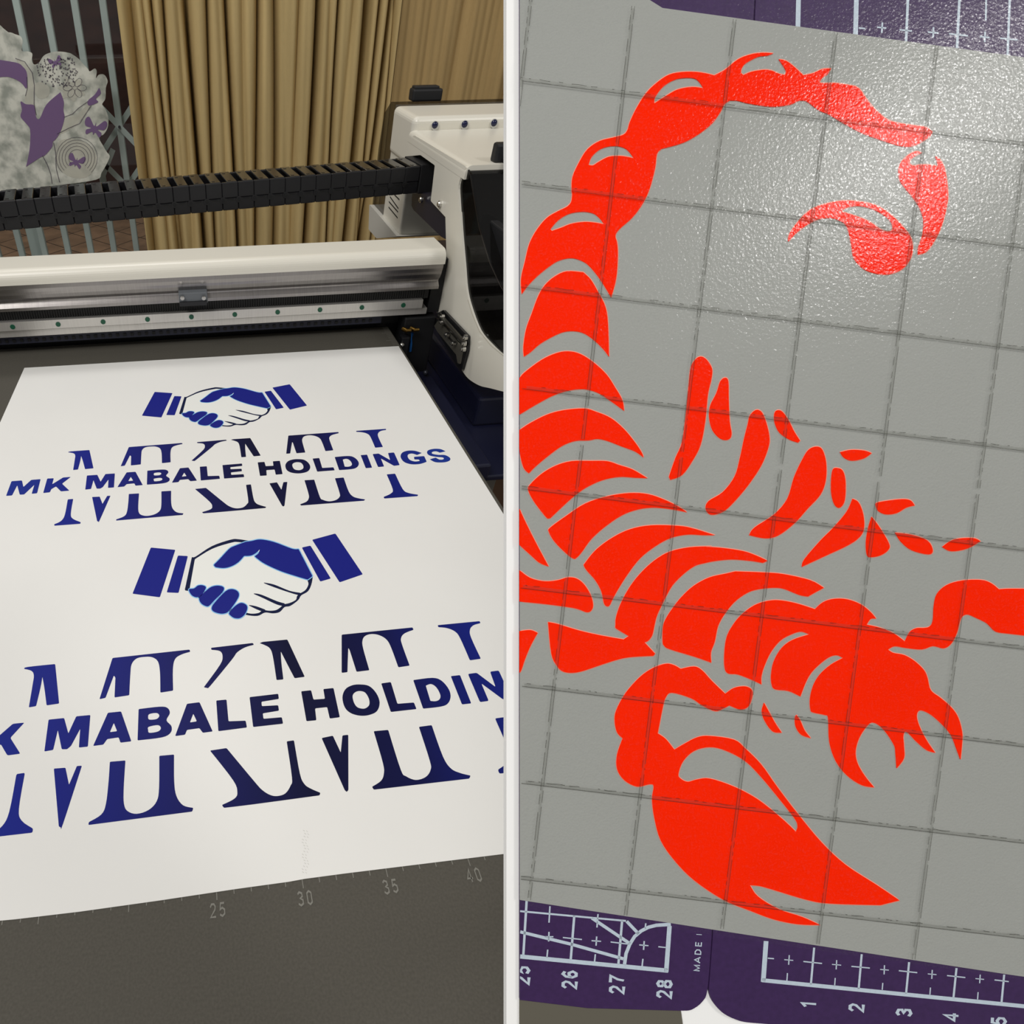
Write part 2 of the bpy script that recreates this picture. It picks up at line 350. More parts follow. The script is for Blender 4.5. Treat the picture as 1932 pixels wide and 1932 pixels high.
def glyph(bm, ch, fn, wd):
    """fn maps glyph unit box to the surface; wd = stroke half width in unit height"""
    for pl in DG[ch]:
        P = [Vector(p) for p in pl]; L = []; R = []
        for i, p in enumerate(P):
            a = P[i-1] if i > 0 else (P[-2] if P[0] == P[-1] else p); b = P[i+1] if i < len(P)-1 else (P[1] if P[0] == P[-1] else p)
            d1 = (p-a).normalized() if (p-a).length else (b-p).normalized(); d2 = (b-p).normalized() if (b-p).length else d1
            t = (d1+d2); t = t.normalized() if t.length > 1e-3 else d1
            n = Vector((-t.y, t.x)); k = min(1/max(abs(n.dot(Vector((-d1.y, d1.x)))), .5), 1.8)*wd
            L.append(p+n*k); R.append(p-n*k)
        lv = [bm.verts.new(fn(*q)) for q in L]; rv = [bm.verts.new(fn(*q)) for q in R]
        for i in range(len(P)-1): bm.faces.new([lv[i], lv[i+1], rv[i+1], rv[i]])
for n0, kk in (('25', -10), ('30', 0), ('35', 10), ('40', 20)):
    for q, ch in enumerate(n0):
        x = xs0 + 0.00505*kk - 0.0045 + q*0.0052
        glyph(bm, ch, lambda a, b, x=x: Vector((x + a*0.0040, 0.1085 + b*0.0068, 0.0003)), .08)
link('scale_marks', bm, mat('worn_grey_print', (120, 118, 110), 0.7), bed)

# frame under and beside the bed
yn = on(930, 898, 2, -0.075).y
bx('side_shelf', (XB+0.003, 0.75, yn, 1.45, -0.083, -0.075), NAVY, fr, bev=0.002)
bx('side_box', (0.3745, 0.75, 0.676, 1.0, -0.075, -0.03), NAVY, fr, bev=0.004)
bx('gap_shade_plate', (-1.05, 0.34, 0.856, 0.90, -0.12, 0.006), BLACKM, fr, bev=0.002)  # black plate added to stand for the shadow gap under the gantry
bx('inner_rail', (XB+0.003, 0.3495, 0.56, 0.80, -0.075, -0.052), NAVY, fr, bev=0.003)
pl_ = on(925, 930, 2, -0.13)
GREYL = mat('grey_leg_paint', (120, 116, 106), 0.5)
bx('leg', (0.36, 0.385, pl_.y+0.0, pl_.y+0.05, ZF, -0.083), GREYL, fr, bev=0.002)
bx('leg', (0.70, 0.74, yn+0.02, yn+0.07, ZF, -0.083), GREYL, fr, bev=0.002)
bx('leg', (-1.0, -0.95, -0.35, -0.30, ZF, -0.03), GREYL, fr, bev=0.002); bx('leg', (0.2, 0.25, -0.35, -0.30, ZF, -0.03), GREYL, fr, bev=0.002)
bx('leg', (-1.0, -0.95, 0.75, 0.80, ZF, -0.03), GREYL, fr, bev=0.002)

# gantry
ga = empty('printer_gantry', (-0.3, 0.85, 0)); tag(ga, 'long white and aluminium gantry beam with steel rail across the bed', 'gantry')
XL = -1.15; XR = 0.50
fillet = [(0.812-0.0125*math.sin(a), 0.1115+0.0125*math.cos(a)) for a in [math.pi/2*k/8 for k in range(9)]]
XE = 0.3425
for nm_, a_, b_ in (('beam_cover', XL, XE), ('beam_cover', 0.366, XR)):
    bm = bmesh.new(); sweepx(bm, [(0.855, 0.124)] + fillet + [(0.7995, 0.1065), (0.803, 0.1065), (0.855, 0.1065)], a_, b_); link(nm_, bm, WHITE, ga)
for a_, b_ in ((XL, XE), (0.366, XR)):
    bm = bmesh.new(); sweepx(bm, [(0.855, 0.1060), (0.8035, 0.1060), (0.8035, 0.1000), (0.8050, 0.0950), (0.8055, 0.0915), (0.8080, 0.0860), (0.8115, 0.0815), (0.8115, 0.0795), (0.8060, 0.0745), (0.8060, 0.0705), (0.855, 0.0705)], a_, b_); link('beam_extrusion', bm, ALU, ga)
# toothed belt strip
bm = bmesh.new(); sweepx(bm, [(0.820, 0.070), (0.820, 0.0525), (0.845, 0.0525), (0.845, 0.070)], XL, 0.335)
x = XL
while x < 0.33: box(bm, x, x+0.0016, 0.8185, 0.8205, 0.0525, 0.0695); x += 0.0033
link('drive_belt', bm, mat('ribbed_rubber', (36, 36, 36), 0.7), ga)
xr1 = on(798, 570, 1, 0.812).x
bm = bmesh.new(); sweepx(bm, [(0.812, 0.0535), (0.812, 0.0415), (0.8135, 0.0405), (0.845, 0.0405), (0.845, 0.0535)], XL, xr1); rail = link('guide_rail', bm, RAIL, ga)
xd = on(278, 600, 1, 0.812).x
for k in range(-9, 7):
    bm = bmesh.new(); cyl(bm, (xd+0.06*k, 0.8118, 0.0472), (0, 1, 0), 0.0033, 0.0012, 18); link('screw_plug', bm, GREEN, rail)
bm = bmesh.new(); sweepx(bm, [(0.8155, 0.0395), (0.8155, 0.031), (0.818, 0.0295), (0.845, 0.0295), (0.845, 0.0395)], XL, 0.335); link('rail_base', bm, RAIL, ga)
xe = on(722, 597, 1, 0.82).x
bm = bmesh.new(); sweepx(bm, [(0.824, 0.0285), (0.824, 0.017), (0.845, 0.017), (0.845, 0.0285)], XL, xe); st = link('encoder_strip', bm, mat('dark_blue_strip', (34, 36, 52), 0.5), ga)
bm = bmesh.new(); x = XL
while x < xe-0.01:
    box(bm, x, x+0.0042, 0.8228, 0.8236, 0.0200, 0.0240); x += 0.0101
link('strip_marks', bm, BLACKM, st)
bx('beam_end_cap', (XE-0.004, 0.3555, 0.822, 0.8545, 0.03, 0.1055), BLACKM, ga)
bx('beam_core', (XL, XE, 0.846, 0.855, 0.006, 0.106), BLACKM, ga)
# small clamp on the extrusion
cl = bx('clamp', (on(337, 555, 1, 0.806).x, on(391, 555, 1, 0.806).x, 0.797, 0.812, 0.0715, 0.0865), mat('grey_cast_metal', (98, 102, 106), 0.5), ga, bev=0.0012)
bm = bmesh.new(); box(bm, on(338, 563, 1, 0.804).x, on(390, 563, 1, 0.804).x, 0.7945, 0.7975, 0.0695, 0.0755, bev=0.0008); link('clamp_lip', bm, BLACK, cl)
for u in (344, 384.5):
    bm = bmesh.new(); cyl(bm, on(u, 562, 1, 0.794), (0, 1, 0), 0.0028, 0.003, 14); cyl(bm, on(u, 562, 1, 0.792), (0, 1, 0), 0.0015, 0.002, 6); link('clamp_screw', bm, STEEL, cl)

# ------------------------------------------------------------------ carriage with its ink box
XC = 0.3562
ca = empty('print_carriage', (0.42, 0.9, 0)); tag(ca, 'white printer carriage with tinted black hood and box with three navy buttons', 'printer carriage')
def pc(txt, X=XC, **k): return [on(u, v, 0, X) for u, v in trace(txt, **k)]
# side plate (thick sheet, rounded top edge)
outer = '@B 1165,985* 1525,1203* 1543,1222 1520,1262 1488,1350 1492,1480 1500,1600 1510,1750 @D 1500,0 1510,150 1530,380 1545,560 1575,690 1640,860 1720,960 1822,1052 1900,1085* 1900,1325* 1822,1311 1720,1285 1640,1265 1560,1215 1510,1150* 1550,1010 1555,900* 1380,712* 1325,740* 1345,620 1370,500 1390,340 1400,330* 1392,35* @B 1390,1580* 1285,1465* 1315,1205* 1210,1130* 1115,1140* 1118,1030*'
bm = bmesh.new(); prism(bm, [pc(outer, XC+0.0003, rnd=2)], Vector((0.008, 0, 0))); link('side_plate', bm, WHITE, ca)
# carriage top cover, swept across
zt = on(880, 314, 0, XC).z; y1 = on(880, 314, 0, XC).y; y2 = on(781, 256, 0, XC).y + 0.004
bm = bmesh.new()
def rbox(bm, x0, x1, yy0, yy1, z0, z1, r):
    box(bm, x0, x1, yy0, yy1, z0, z1, bev=r, seg=5)
rr = 0.0085; arc = [(XC+rr-rr*math.sin(a), zt+0.001-rr+rr*math.cos(a)) for a in [math.pi/2*k/8 for k in range(9)]]
prism(bm, [[Vector((x, y1, z)) for x, z in [(0.75, 0.203), (0.75, zt+0.001)] + arc + [(XC, 0.203)]]], Vector((0, y2+0.02-y1, 0))); link('top_cover', bm, WHITE, ca)
# ink box
yf = on(781.5, 221, 0, XC+0.002).y; za = on(781.5, 221, 0, XC+0.002).z; yr = 1.165
bm = bmesh.new(); rbox(bm, XC+0.002, 0.85, yf, yr, zt-0.05, za, 0.009); link('ink_box_upper', bm, WHITE, ca)
bm = bmesh.new(); rbox(bm, XC+0.005, 0.85, yf+0.002, yr-0.002, 0.064, za-0.047, 0.004); lo_ = link('ink_box_lower', bm, WHITE, ca)
skirt = '@B 838,1490* 895,1555* 1040,1725* 890,1738* 832,1672*'
bm = bmesh.new(); prism(bm, [pc(skirt, XC-0.002, rnd=1.5)], Vector((0.4, 0, 0))); link('box_skirt', bm, mat('grey_white_enamel', (200, 198, 190), 0.4), ca)
for a in ([988,1435,1048,1520],[980,1470,1045,1545],[978,1510,1042,1588],[1020,1420,1055,1455]):
    bm = bmesh.new(); p = tl('B', *a); q = [(p[0][0], p[0][1]-1.2), (p[1][0], p[1][1]-1.2), (p[1][0], p[1][1]+1.2), (p[0][0], p[0][1]+1.2)]
    prism(bm, [[on(u, v, 0, XC+0.0045) for u, v in q]], Vector((0.002, 0, 0))); link('vent_slit', bm, BLACKM, ca)
for u, v in ((820, 235.5), (876, 234), (931.5, 231.5)):
    P = on(u, v, 1, yf-0.001)
    bm = bmesh.new(); cyl(bm, P+Vector((0.0006, 0.0003, -0.001)), (0, 1, 0), 0.0062, 0.004, 24); bz = link('button_ring', bm, mat('chrome_ring', (210, 210, 205), 0.2, metal=0.6), ca)
    bm = bmesh.new(); ball(bm, P+Vector((0, -0.0015, 0)), 0.0048, (1, 0.75, 1)); link('button', bm, BTN, bz, smooth=True)
# dark acrylic rear lid of the ink box
ACR = sheer('brown_acrylic', (28, 20, 14), 0.55, gloss=0.10, rough=0.03)
rl = '@B 1035,742* 1140,745* 1140,770* 1040,770* 995,800* 985,870* 965,1150* 885,1150* 905,950* 925,900* 965,770*'
bm = bmesh.new(); pr = [(yr+0.001, 0.06), (yr+0.001, za+0.001), (yr+0.03, za+0.001), (yr+0.062, za-0.02), (yr+0.075, 0.16), (yr+0.075, 0.06)]
sweepx(bm, pr, XC+0.006, 0.85); link('rear_lid', bm, ACR, ca)
bm = bmesh.new(); ub = on(776, 192, 2, za); 
box(bm, ub.x, ub.x+0.052, ub.y-0.004, ub.y+0.020, za, za+0.018, bev=0.003); box(bm, ub.x+0.003, ub.x+0.046, ub.y-0.001, ub.y+0.017, za+0.017, za+0.0215, bev=0.0015); link('lid_latch', bm, BLACKM, ca)
# front latch on the carriage
P = on(934, 308, 2, zt)
bm = bmesh.new(); box(bm, P.x-0.003, P.x+0.06, P.y-0.004, P.y+0.012, zt, zt+0.022, bev=0.003); box(bm, P.x+0.008, P.x+0.05, P.y-0.02, P.y-0.002, zt-0.006, zt+0.010, bev=0.002); link('front_latch', bm, BLACKM, ca)
# tinted hood: side pane, sloping front pane, top strip
HOOD = sheer('smoked_acrylic', (12, 11, 10), 0.82, gloss=0.035, rough=0.03)
side = '@B 1545,1213* 1575,1270* @D 1640,100* 1720,370* 1800,540* 1900,700* 1930,1130* 1822,1052 1720,960 1640,860 1575,690 1545,560 1530,380 1510,150 1500,0 @B 1500,1600 1492,1480 1488,1350 1510,1270'
hs = pc(side, XC+0.003)
bm = bmesh.new(); prism(bm, [hs], Vector((0.002, 0, 0))); hd = link('smoked_hood', bm, HOOD, ca)
def yz(k, *a): return [(on(u, v, 0, XC+0.004).y, on(u, v, 0, XC+0.004).z) for u, v in tl(k, *a)]
fp = yz('B', 1545, 1213, 1575, 1270) + yz('D', 1640, 100, 1720, 370, 1800, 540, 1900, 700)
bm = bmesh.new()
for a, b in zip(fp, fp[1:]):
    prism(bm, [[Vector((XC+0.006, a[0], a[1])), Vector((0.72, a[0], a[1])), Vector((0.72, b[0], b[1])), Vector((XC+0.006, b[0], b[1]))]], Vector((0, 0.002, -0.001)))
link('hood_front', bm, HOOD, hd)
bm = bmesh.new(); tube(bm, [Vector((XC+0.004, y, z)) for y, z in fp], 0.0012, 8); link('hood_edge', bm, mat('dark_acrylic_edge', (40, 32, 26), 0.15), hd, smooth=True)
# inner rim of the plate foot, its dim brown light painted as colour
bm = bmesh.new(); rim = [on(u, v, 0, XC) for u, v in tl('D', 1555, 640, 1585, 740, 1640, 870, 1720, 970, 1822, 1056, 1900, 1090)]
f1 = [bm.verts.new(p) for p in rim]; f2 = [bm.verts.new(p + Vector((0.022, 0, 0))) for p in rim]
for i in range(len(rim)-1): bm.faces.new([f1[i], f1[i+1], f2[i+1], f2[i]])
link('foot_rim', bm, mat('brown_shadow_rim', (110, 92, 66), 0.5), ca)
# machinery inside the hood
bx('print_head', (0.40, 0.66, 0.665, 0.785, 0.03, 0.075), mat('dark_grey_casting', (38, 38, 40), 0.5, noise=0.2, nscale=40), ca, bev=0.004)
bx('head_bracket', (0.375, 0.387, 0.70, 0.79, 0.03, 0.17), BLACKM, ca, bev=0.002)
bm = bmesh.new()
for k in range(3):
    p0 = on(940+k*5, 566+k*3, 0, 0.395); tube(bm, [p0, p0+Vector((0.006, -0.006, -0.02)), p0+Vector((0.004, -0.004, -0.05)), p0+Vector((0.012, 0.01, -0.075))], 0.0022, 8)
link('ink_tube', bm, mat('amber_tube', (150, 110, 50), 0.25), ca, smooth=True)
# navy bracket behind the plate
bk = '@B 1150,1412* 1290,1400* 1285,1465* 1392,1580* 1396,1745* 1360,1725* 1160,1530* 1145,1500*'
bm = bmesh.new(); prism(bm, [pc(bk, XC+0.004, rnd=1.5)], Vector((0.004, 0, 0))); link('navy_bracket', bm, NAVY, ca)
for k, a in (('B', (1222, 1455)), ('B', (1357, 1488))):
    P = on(*tl(k, *a)[0], 0, XC); bm = bmesh.new(); cyl(bm, P-Vector((0.0012, 0, 0)), (1, 0, 0), 0.0045, 0.003, 16); cyl(bm, P-Vector((0.003, 0, 0)), (1, 0, 0), 0.0028, 0.003, 6); link('bolt', bm, STEEL, ca)
# hinge block on the plate
hb = '@D 1375,715* 1555,905* 1550,1010* 1512,1150* 1480,1130* 1310,830* 1318,770* 1345,790* 1350,745*'
bm = bmesh.new(); prism(bm, [pc(hb, XC-0.004, rnd=1)], Vector((0.0035, 0, 0))); hg = link('hinge_plate', bm, BLACK, ca)
bm = bmesh.new(); prism(bm, [pc('@D 1340,790* 1520,985* 1495,1110* 1480,1100* 1470,1040* 1335,875* 1310,830*', XC-0.0065, rnd=1), pc('@D 1405,890* 1460,950* 1455,985* 1400,915*', XC-0.0065)], Vector((0.002, 0, 0))); link('hinge_leaf', bm, mat('satin_steel', (150, 146, 134), 0.35, metal=0.8), hg)
bm = bmesh.new(); tube(bm, pc('@D 1352,752* 1540,965*', XC-0.008)[:2], 0.0036, 10); link('hinge_pin', bm, mat('dark_steel', (96, 94, 88), 0.3, metal=0.9), hg, smooth=True)
for a in ((1372, 765), (1368, 805), (1405, 895), (1452, 958), (1530, 960), (1525, 1000), (1538, 915)):
    P = on(*tl('D', *a)[0], 0, XC-0.0105); bm = bmesh.new(); cyl(bm, P, (1, 0, 0), 0.0034, 0.004, 12); cyl(bm, P-Vector((0.0025, 0, 0)), (1, 0, 0), 0.0018, 0.003, 6); link('hinge_screw', bm, STEEL, hg)
# parking mechanism between bed and plate
mc = bx('parking_block', (0.305, 0.352, 0.815, 0.845, -0.075, 0.026), BLACKM, fr, bev=0.002)
bx('sensor_bracket', (0.300, 0.312, 0.802, 0.8145, -0.075, 0.002), BLACK, mc, bev=0.001)
for u, v in ((764, 622), (779, 621)):
    P = on(u, v, 1, 0.808); bm = bmesh.new(); cyl(bm, P, (0.6, -1, 0), 0.0032, 0.008, 14); cyl(bm, P+Vector((0.004, -0.003, 0)), (1, 0, 0), 0.0024, 0.008, 12); link('brass_fitting', bm, BRASS, mc)
P = on(778, 628, 1, 0.81); bm = bmesh.new(); tube(bm, [P, P-Vector((0, 0.001, 0.016)), P-Vector((-0.002, -0.002, 0.03))], 0.0022); link('blue_tube', bm, mat('blue_tube', (30, 92, 160), 0.3), mc, smooth=True)
P = on(758, 651, 1, 0.80); bm = bmesh.new(); ball(bm, P, 0.004); link('bolt', bm, STEEL, mc, smooth=True)
for u, v, s_ in ((803, 703, .004), (858, 704, .0022), (801, 635, .003)):
    bm = bmesh.new(); ball(bm, on(u, v, 2, -0.045), s_); link('frame_bolt', bm, mat('dull_bolt', (60, 62, 70), 0.4, metal=0.7), mc, smooth=True)

# ------------------------------------------------------------------ cable chain: one link, copied
PL = Vector((-0.219, 0.90, 0.1805)); PR = Vector((0.3515, 0.974, 0.1868)); dirc = (PR-PL).normalized(); LP = (PR-PL).length / 25
HC, WC = 0.0360, 0.058
ch = empty('cable_chain', (0.06, 0.95, 0.15)); tag(ch, 'black segmented cable chain stretched above the gantry towards the carriage', 'cable chain')
def link_meshes():
    a = bmesh.new()
    for y in (0, WC-0.004):
        box(a, 0.0001, LP-0.0001, y, y+0.004, -HC*0.55, 0, bev=0.0008, seg=1)
        yo = 0.0008 if y == 0 else 0
        box(a, 0.0002, LP-0.0002, y+yo, y+0.004-(0 if y == 0 else 0.0008), -HC, -HC*0.55, bev=0.0008, seg=1)
        cyl(a, (0.0005, y+0.002, -HC*0.62), (0, 1, 0), 0.0042, 0.0052, 14); 
    box(a, 0, LP, 0.0042, 0.0052, -HC+0.001, -0.001); box(a, 0, LP, WC-0.0052, WC-0.0042, -HC+0.001, -0.001)
    b = bmesh.new(); box(b, 0.0075, LP-0.0012, 0.001, WC-0.001, -0.0025, 0.0009, bev=0.0006, seg=1); box(b, LP*0.45, LP*0.62, 0.006, 0.010, 0.0009, 0.0014); box(b, LP*0.45, LP*0.62, WC-0.012, WC-0.008, 0.0009, 0.0014)
    box(a, 0.004, LP-0.004, 0.001, WC-0.001, -HC, -HC+0.003)
    d = bmesh.new(); cyl(d, (0.0005, -0.0008, -HC*0.62), (0, 1, 0), 0.0026, 0.0008, 12); box(d, LP*0.3, LP*0.7, -0.0006, 0.0002, -HC*0.60, -HC*0.57)
    return a, b, d
GLP = mat('glossy_black_plastic', (40, 38, 36), 0.16, spec=0.7)
a, b, d = link_meshes()
L0 = link('chain_link', a, BLACK, ch); L1 = link('link_crossbar', b, GLP, L0); L3 = link('link_pin', d, BLACKM, L0)
rotm = Matrix((dirc, Vector((-dirc.y, dirc.x, 0)).normalized(), dirc.cross(Vector((-dirc.y, dirc.x, 0)).normalized()))).transposed().to_4x4()
inv = Matrix.Translation(-ch.location)
def place(o, k): o.matrix_parent_inverse = inv; o.matrix_basis = Matrix.Translation(PL + dirc*LP*k) @ rotm
for k in range(-8, 25):
    if k == -8: place(L0, k); continue
    q = L0.copy(); COL.objects.link(q); q.parent = ch; place(q, k)
    for s in (L1, L3):
        r = s.copy(); COL.objects.link(r); r.parent = q
bm = bmesh.new(); box(bm, 0.0005, 0.034, -0.0012, WC+0.001, -HC-0.001, 0.002, bev=0.001); e_ = link('end_bracket', bm, BLACKM, ch); place(e_, 25)

# ================================================================== the printed sheet
sheet_px = [(46, 694), (400, 673.5), (752, 653), (951, 971.6)]
c1 = on(46, 694, 2, 0.0006); c2 = on(752, 653, 2, 0.0006); c3 = on(951, 971.6, 2, 0.0006)
bl = [on(u, v, 2, 0.0006) for u, v in ((-60, 1742.5), (29, 1734.3), (150, 1720), (300, 1699), (450, 1676.5), (545, 1663.5), (575, 1658), (650, 1648), (800, 1629.5), (951, 1611), (1000, 1605))]
kx = (c3.x-c2.x)/(c3.y-c2.y); xr_ = c3.x + kx*(bl[-1].y-c3.y)
sl = bl[-1].y + (bl[-1].y-bl[-3].y)/(bl[-1].x-bl[-3].x)*(xr_-bl[-1].x)
cl_ = on(29.1, 740.7, 2, 0.0006); lx = c1.x + (cl_.x-c1.x)/(cl_.y-c1.y)*(bl[0].y-c1.y)
loop = [Vector((c1.x-0.0, c1.y, .0002)), Vector((c2.x, c2.y, .0002)), Vector((c3.x, c3.y, .0002)), Vector((xr_, sl, .0002))] + [Vector((p.x, p.y, .0002)) for p in reversed(bl)] + [Vector((-0.262, bl[0].y, .0002))]
bm = bmesh.new(); prism(bm, [loop], Vector((0, 0, 0.0004)))
sheet = link('printed_sheet', bm, VINYL_W)
tag(sheet, 'large white vinyl sheet printed with navy handshakes and lettering, lying on the bed', 'printed sheet')
# ink: bands of navy, blue and near-black across the width, as printed
def ink(name, cols, rough=0.4):
    m = mat(name, (20, 24, 80), rough, spec=0.08); nt = m.node_tree; N = nt.nodes; Lk = nt.links; b = N['Principled BSDF']
    tc = N.new('ShaderNodeTexCoord'); sx = N.new('ShaderNodeSeparateXYZ'); Lk.new(tc.outputs['Object'], sx.inputs[0])
    mr = N.new('ShaderNodeMapRange'); mr.inputs[1].default_value = -0.25; mr.inputs[2].default_value = 0.30; Lk.new(sx.outputs[0], mr.inputs[0])
    cr = N.new('ShaderNodeValToRGB'); e = cr.color_ramp.elements
    e[0].position, e[0].color = cols[0][0], (*s2l(cols[0][1]), 1); e[1].position, e[1].color = cols[-1][0], (*s2l(cols[-1][1]), 1)
    for p_, c_ in cols[1:-1]:
        n = cr.color_ramp.elements.new(p_); n.color = (*s2l(c_), 1)
    Lk.new(mr.outputs[0], cr.inputs[0]); Lk.new(cr.outputs[0], b.inputs['Base Color'])
    return m
INK_T = ink('navy_print', [(0.0, (36, 56, 140)), (0.22, (30, 38, 128)), (0.42, (26, 28, 86)), (0.55, (18, 20, 50)), (0.68, (20, 22, 66)), (0.82, (24, 34, 116)), (1.0, (32, 62, 150))])
INK_H = ink('royal_blue_print', [(0.0, (30, 36, 128)), (1.0, (28, 34, 122))])
INK_P = mat('pale_hand_print', (232, 233, 228), 0.4)
INK_D = mat('dark_outline_print', (20, 28, 62), 0.5, spec=0.1)
INK_C = mat('cyan_edge_print', (126, 186, 232), 0.4)
LOW = {}
OFF = (0.99954, -0.00091, 0.00037, -0.002456, 0.99253, 0.28735)
ZP = 0.0007
def planepts(txt, rnd=2.0, dz=0.0): return [on(u, v, 2, 0.0) + Vector((0, 0, ZP+dz)) for u, v in trace(txt, rnd)]
def up(p): return Vector((OFF[0]*p.x+OFF[1]*p.y+OFF[2], OFF[3]*p.x+OFF[4]*p.y+OFF[5], p.z))
def down(p):
    a, b, c_, d_, e_, f_ = OFF; x = p.x-c_; y = p.y-f_; D = a*e_-b*d_
    return Vector(((e_*x-b*y)/D, (-d_*x+a*y)/D, p.z))
def clip(loops, yx=None): return loops
LET = ['@e 105,495* 132,480 340,458* 370,758* 275,772* 258,640 243,555* 228,640 195,778* 140,787* 168,620 178,545 160,510',
 '@e 775,412* 1360,348* 1365,365* 1300,385 1250,420 1233,500 1235,660* 1138,675* 1135,520 1120,440 1080,408 1030,403 960,415 920,460 910,540 902,695* 790,712* 797,560* 785,545* 722,715* 676,725*',
 '@e 1522,335* 1840,298* 1848,312* 1780,332 1720,370 1680,425 1520,620 1495,640* 1467,635* 1590,465 1610,400 1590,360 1525,350*',
 '@g 40,300* 62,290* 250,272* 382,555* 305,566* 255,470 200,362* 205,450 220,575* 168,580* 140,400 118,340 80,315',
 '@g 662,235* 1200,180* 1208,198* 1140,225 1113,260 1120,310 1178,470* 1092,483* 1040,340 1005,275 950,240 890,230 840,245 820,280 825,340 872,505* 775,517* 722,350* 712,335* 708,440 706,520* 662,525*',
 '@g 1390,163* 1710,132* 1715,148* 1660,165 1635,200 1645,260 1718,418* 1635,430* 1560,260 1520,210 1460,185 1395,178*',
 '@e 290,880* 408,868* 440,985* 500,855* 607,845* 588,1085* 520,1092* 530,950* 460,1080* 430,1105* 390,1105* 360,960* 325,1110* 258,1122*',
 ('@e 740,828* 840,818* 918,1045* 835,1055* 822,1015* 735,1028* 705,1070* 628,1080*', '@e 785,905* 810,968* 755,975*'),
 ('@e 973,800* 1130,782 1190,790 1210,830 1185,885 1222,930 1215,980 1150,1015 965,1038*', '@e 1055,838 1110,830 1130,850 1110,875 1055,880 1045,860', '@e 1050,935 1120,922 1142,945 1120,970 1055,980 1045,958'),
 ('@e 1340,760* 1435,748* 1535,970* 1460,980* 1435,945* 1340,958* 1325,995* 1250,1005*', '@e 1388,835* 1415,893* 1362,902*'),
 '@e 1562,735* 1640,728* 1655,893* 1785,888* 1795,940* 1578,968*',
 '@d 990,1382* 1212,1356* 1217,1396* 1082,1418* 1085,1452* 1212,1445* 1218,1487* 1092,1508* 1098,1550* 1240,1538* 1250,1588* 1018,1614*',
 '@g 355,665* 430,657* 448,728* 535,722* 523,648* 600,640* 648,862* 572,872* 552,785* 460,795* 470,885* 395,892*',
 ('@g 668,710 690,650 740,620 800,613 870,625 925,680 950,750 930,815 870,845 800,850 730,830 685,785', '@g 745,700 765,672 800,663 840,675 868,720 872,765 850,790 820,797 780,785 755,750'),
 '@g 962,605* 1035,595* 1085,760* 1210,750* 1230,800* 1035,822*',
 ('@g 1205,580* 1350,563 1420,585 1475,650 1488,710 1465,760 1410,782 1280,797*', '@g 1300,622* 1340,610 1380,635 1410,690 1405,725 1375,740 1335,738*'),
 '@g 1490,550* 1560,542* 1645,757* 1575,765*',
 '@e 330,1252* 418,1245* 445,1375* 505,1232* 543,1230* 400,1670 383,1698* 368,1692*',
 '@e 755,1200* 873,1190* 860,1400 862,1520 890,1575 960,1595 1050,1565 1110,1500 1128,1400 1130,1155* 1242,1145* 1243,1350 1260,1460 1310,1530 1388,1550* 1380,1578* 592,1680* 595,1658* 690,1600 725,1520 745,1350',
 '@e 1515,1115* 1640,1096* @g 0,1350 60,1415 120,1452 175,1460 235,1440 275,1380 285,1320 245,1045* 300,1037* 345,1290 380,1370 430,1405 500,1435* 495,1455* 0,1522 @e 1620,1550* 1605,1528* 1700,1480 1722,1430 1690,1340',
 '@g 510,1020* 595,1002* 655,1130* 668,1000* 712,995* 713,1415* 700,1430* 685,1415*',
 '@g 905,968* 1015,958* 1110,1260 1150,1310 1225,1338 1300,1315 1337,1260 1330,1190 1248,935* 1345,922* 1430,1160 1490,1250 1560,1285 1640,1305* 1630,1328* 905,1412* 892,1390* 960,1345 982,1290 975,1210']
LETU = ['@c 690,665* 745,660* 850,720* 830,655* 885,650* 937,765* 885,772* 765,705* 795,778* 740,783*',
 '@c 1138,655* 1095,673* 1050,660 1015,668 1010,690 1030,718 1075,732 1120,727* 1112,714* 1070,714* 1066,690* 1160,683* 1183,735* 1120,755 1040,757 975,735 945,690 960,652 1010,634 1075,635',
 '@c 1355,640* 1302,652* 1270,640 1235,645 1234,662 1290,672 1350,674 1395,700 1390,725 1340,740 1260,738 1210,712* 1265,697* 1300,715 1335,712 1330,696 1270,690 1210,678 1186,655 1197,630 1250,617 1310,620',
 '@a 10,912* 105,905* 118,965* 190,900* 275,893* 243,1022* 193,1027* 218,945* 125,1033* 85,1035* 62,950* 15,1042* -40,1046*',
 '@a 335,888* 395,885* 380,940* 480,878* 550,873* 470,935* 537,998* 460,1005* 415,960* 372,985* 360,1013* 298,1020*',
 '@a 522,1078* 572,1073* 550,1210 570,1255 640,1285* 638,1300* 400,1318* 398,1305* 460,1275 495,1220',
 '@c 818,850* 895,843* 965,985 1020,1020 1105,1035* 1100,1048* 795,1070* 790,1055* 855,1025 873,985']
